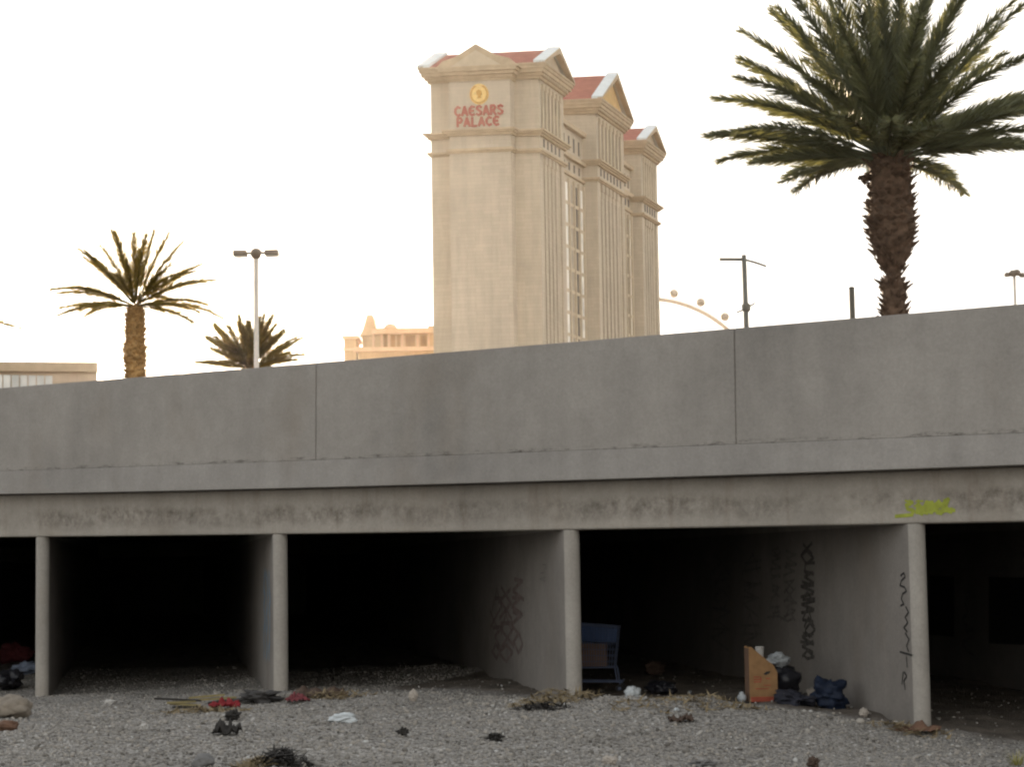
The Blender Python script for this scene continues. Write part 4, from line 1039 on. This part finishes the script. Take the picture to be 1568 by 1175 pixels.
lump('cloth_heap', 'pale blue clothes heap in front of the dull red heap', 'clothes', 42, 1033, (.24, .2, .12), L_['blue2'], 26, .5)
lump('garbage_bag', 'black garbage bag heap in the leftmost bay at the photo edge', 'bag', 12, 1058, (.36, .25, .16), L_['black'], 27, .4)
lump('stone', 'large rough brownish rock on gravel at the left edge', 'stone', 16, 1098, (.26, .2, .13), L_['rock'], 28, .22, 1.0)
lump('broken_brick', 'reddish brick piece in front of the large brownish rock', 'brick', 10, 1120, (.12, .1, .06), L_['brick'], 29, .2, 1.0)
leaves('charred_wood', 'wide charred black heap at the bottom edge left of centre', 'debris', 432, 1172, .26, .13, 240, L_['dark'], 30)
leaves('charred_wood', 'charred brown twig heap left of the wide black heap', 'debris', 392, 1173, .20, .06, 120, L_['dry'], 31)
lump('stone', 'dark grey smooth stone at the bottom edge', 'stone', 312, 1176, (.11, .09, .06), L_['greystone'], 32, .2)
lump('stone', 'small white stone on gravel below the left bay', 'stone', 221, 1121, (.045, .04, .04), L_['paper'], 33, .25, 1.7)
lump('paper_scrap', 'small pale paper scrap in the mouth of the left bay', 'paper', 168, 1079, (.09, .05, .03), L_['paper'], 34, .4)
lump('stone', 'pale yellowish stone at the bottom edge below the middle pier', 'stone', 934, 1172, (.07, .05, .04), L_['stone'], 35, .25, 1.7)
lump('charred_wood', 'dark wood piece on gravel below the middle bay', 'debris', 757, 1136, (.10, .07, .04), L_['dark'], 36, .5, 1.6)
lump('charred_wood', 'small dark lump on gravel right of the white bag', 'debris', 617, 1128, (.06, .05, .035), L_['dark'], 37, .5, 1.6)
lump('charred_wood', 'flat dark patch of charred wood at the bottom edge right of centre', 'debris', 1075, 1176, (.14, .1, .03), L_['greystone'], 38, .5, 1.6)
lump('charred_wood', 'round dark lump at the bottom edge below the cardboard box', 'debris', 1246, 1177, (.05, .05, .05), L_['brown'], 39, .4, 1.6)
sheet('cloth_scrap', 'dark red cloth scrap at the right foot of the second pier', 'cloth', 456, 1076, .24, .2, .10, L_['dullred'], 40, .5)
lump('cloth_heap', 'dark grey cloth heap at the left foot of the second pier', 'clothes', 398, 1078, (.24, .2, .08), L_['soot'], 41, .6, 1.5)
sheet('earth_mound', 'low brown mound of dirt right of the second pier', 'mound', 493, 1068, .62, .5, .13, L_['brown'], 42, .2)
leaves('brush_pile', 'dry leaves and twigs heaped against the third pier', 'brush', 848, 1079, .55, .16, 260, L_['dry'], 43)
leaves('brush_pile', 'dark twig litter in front of the dry leaf heap', 'brush', 828, 1088, .35, .06, 120, L_['dark'], 44)
leaves('brush_pile', 'dry twigs scattered right of the second pier over the brown mound', 'brush', 505, 1072, .6, .10, 160, L_['dry'], 45)
leaves('brush_pile', 'dry litter around the red cloth and boards', 'brush', 310, 1092, .6, .05, 150, L_['dry'], 46)
leaves('brush_pile', 'dry leaf litter at the mouth of the right bay', 'brush', 1060, 1078, .9, .05, 220, L_['dry'], 47)
leaves('brush_pile', 'dry leaf litter around the foot of the right pier', 'brush', 1390, 1120, .5, .05, 110, L_['dry'], 48)
def tuft(px, py, seed, label):
    p = on_ground(px, py); r = random.Random(seed); b = MB()
    for k in range(60):
        a = r.uniform(0, 6.28); d = r.uniform(0, .06); o = Vector((math.cos(a) * d, math.sin(a) * d, 0)); h = r.uniform(.06, .16); t_ = o + Vector((math.cos(a) * h * .7, math.sin(a) * h * .7, h)); s_ = Vector((-math.sin(a), math.cos(a), 0)) * .004
        b.add([o - s_, o + s_, t_], [(0, 1, 2)])
    o = b.build('grass_tuft', L_['olive']); o.location = p; tag(o, label, 'grass')
tuft(1557, 1173, 1, 'yellow green grass tuft at the bottom right corner')

# ------------------------------------------------------------------ evening air
b = MB(); b.box(-3600, 3600, -3600, 4600, -2.5, 260)
hz = b.build('haze', None); hz.data.materials.clear()
hm = bpy.data.materials.new('haze_air'); hm.use_nodes = True; t = hm.node_tree; t.nodes.clear()
out = t.nodes.new('ShaderNodeOutputMaterial'); pv = t.nodes.new('ShaderNodeVolumePrincipled')
pv.inputs['Color'].default_value = (.95, .93, .9, 1); pv.inputs['Density'].default_value = HAZE; pv.inputs['Anisotropy'].default_value = .8
t.links.new(pv.outputs[0], out.inputs['Volume']); hz.data.materials.append(hm); tag(hz, kind='stuff')
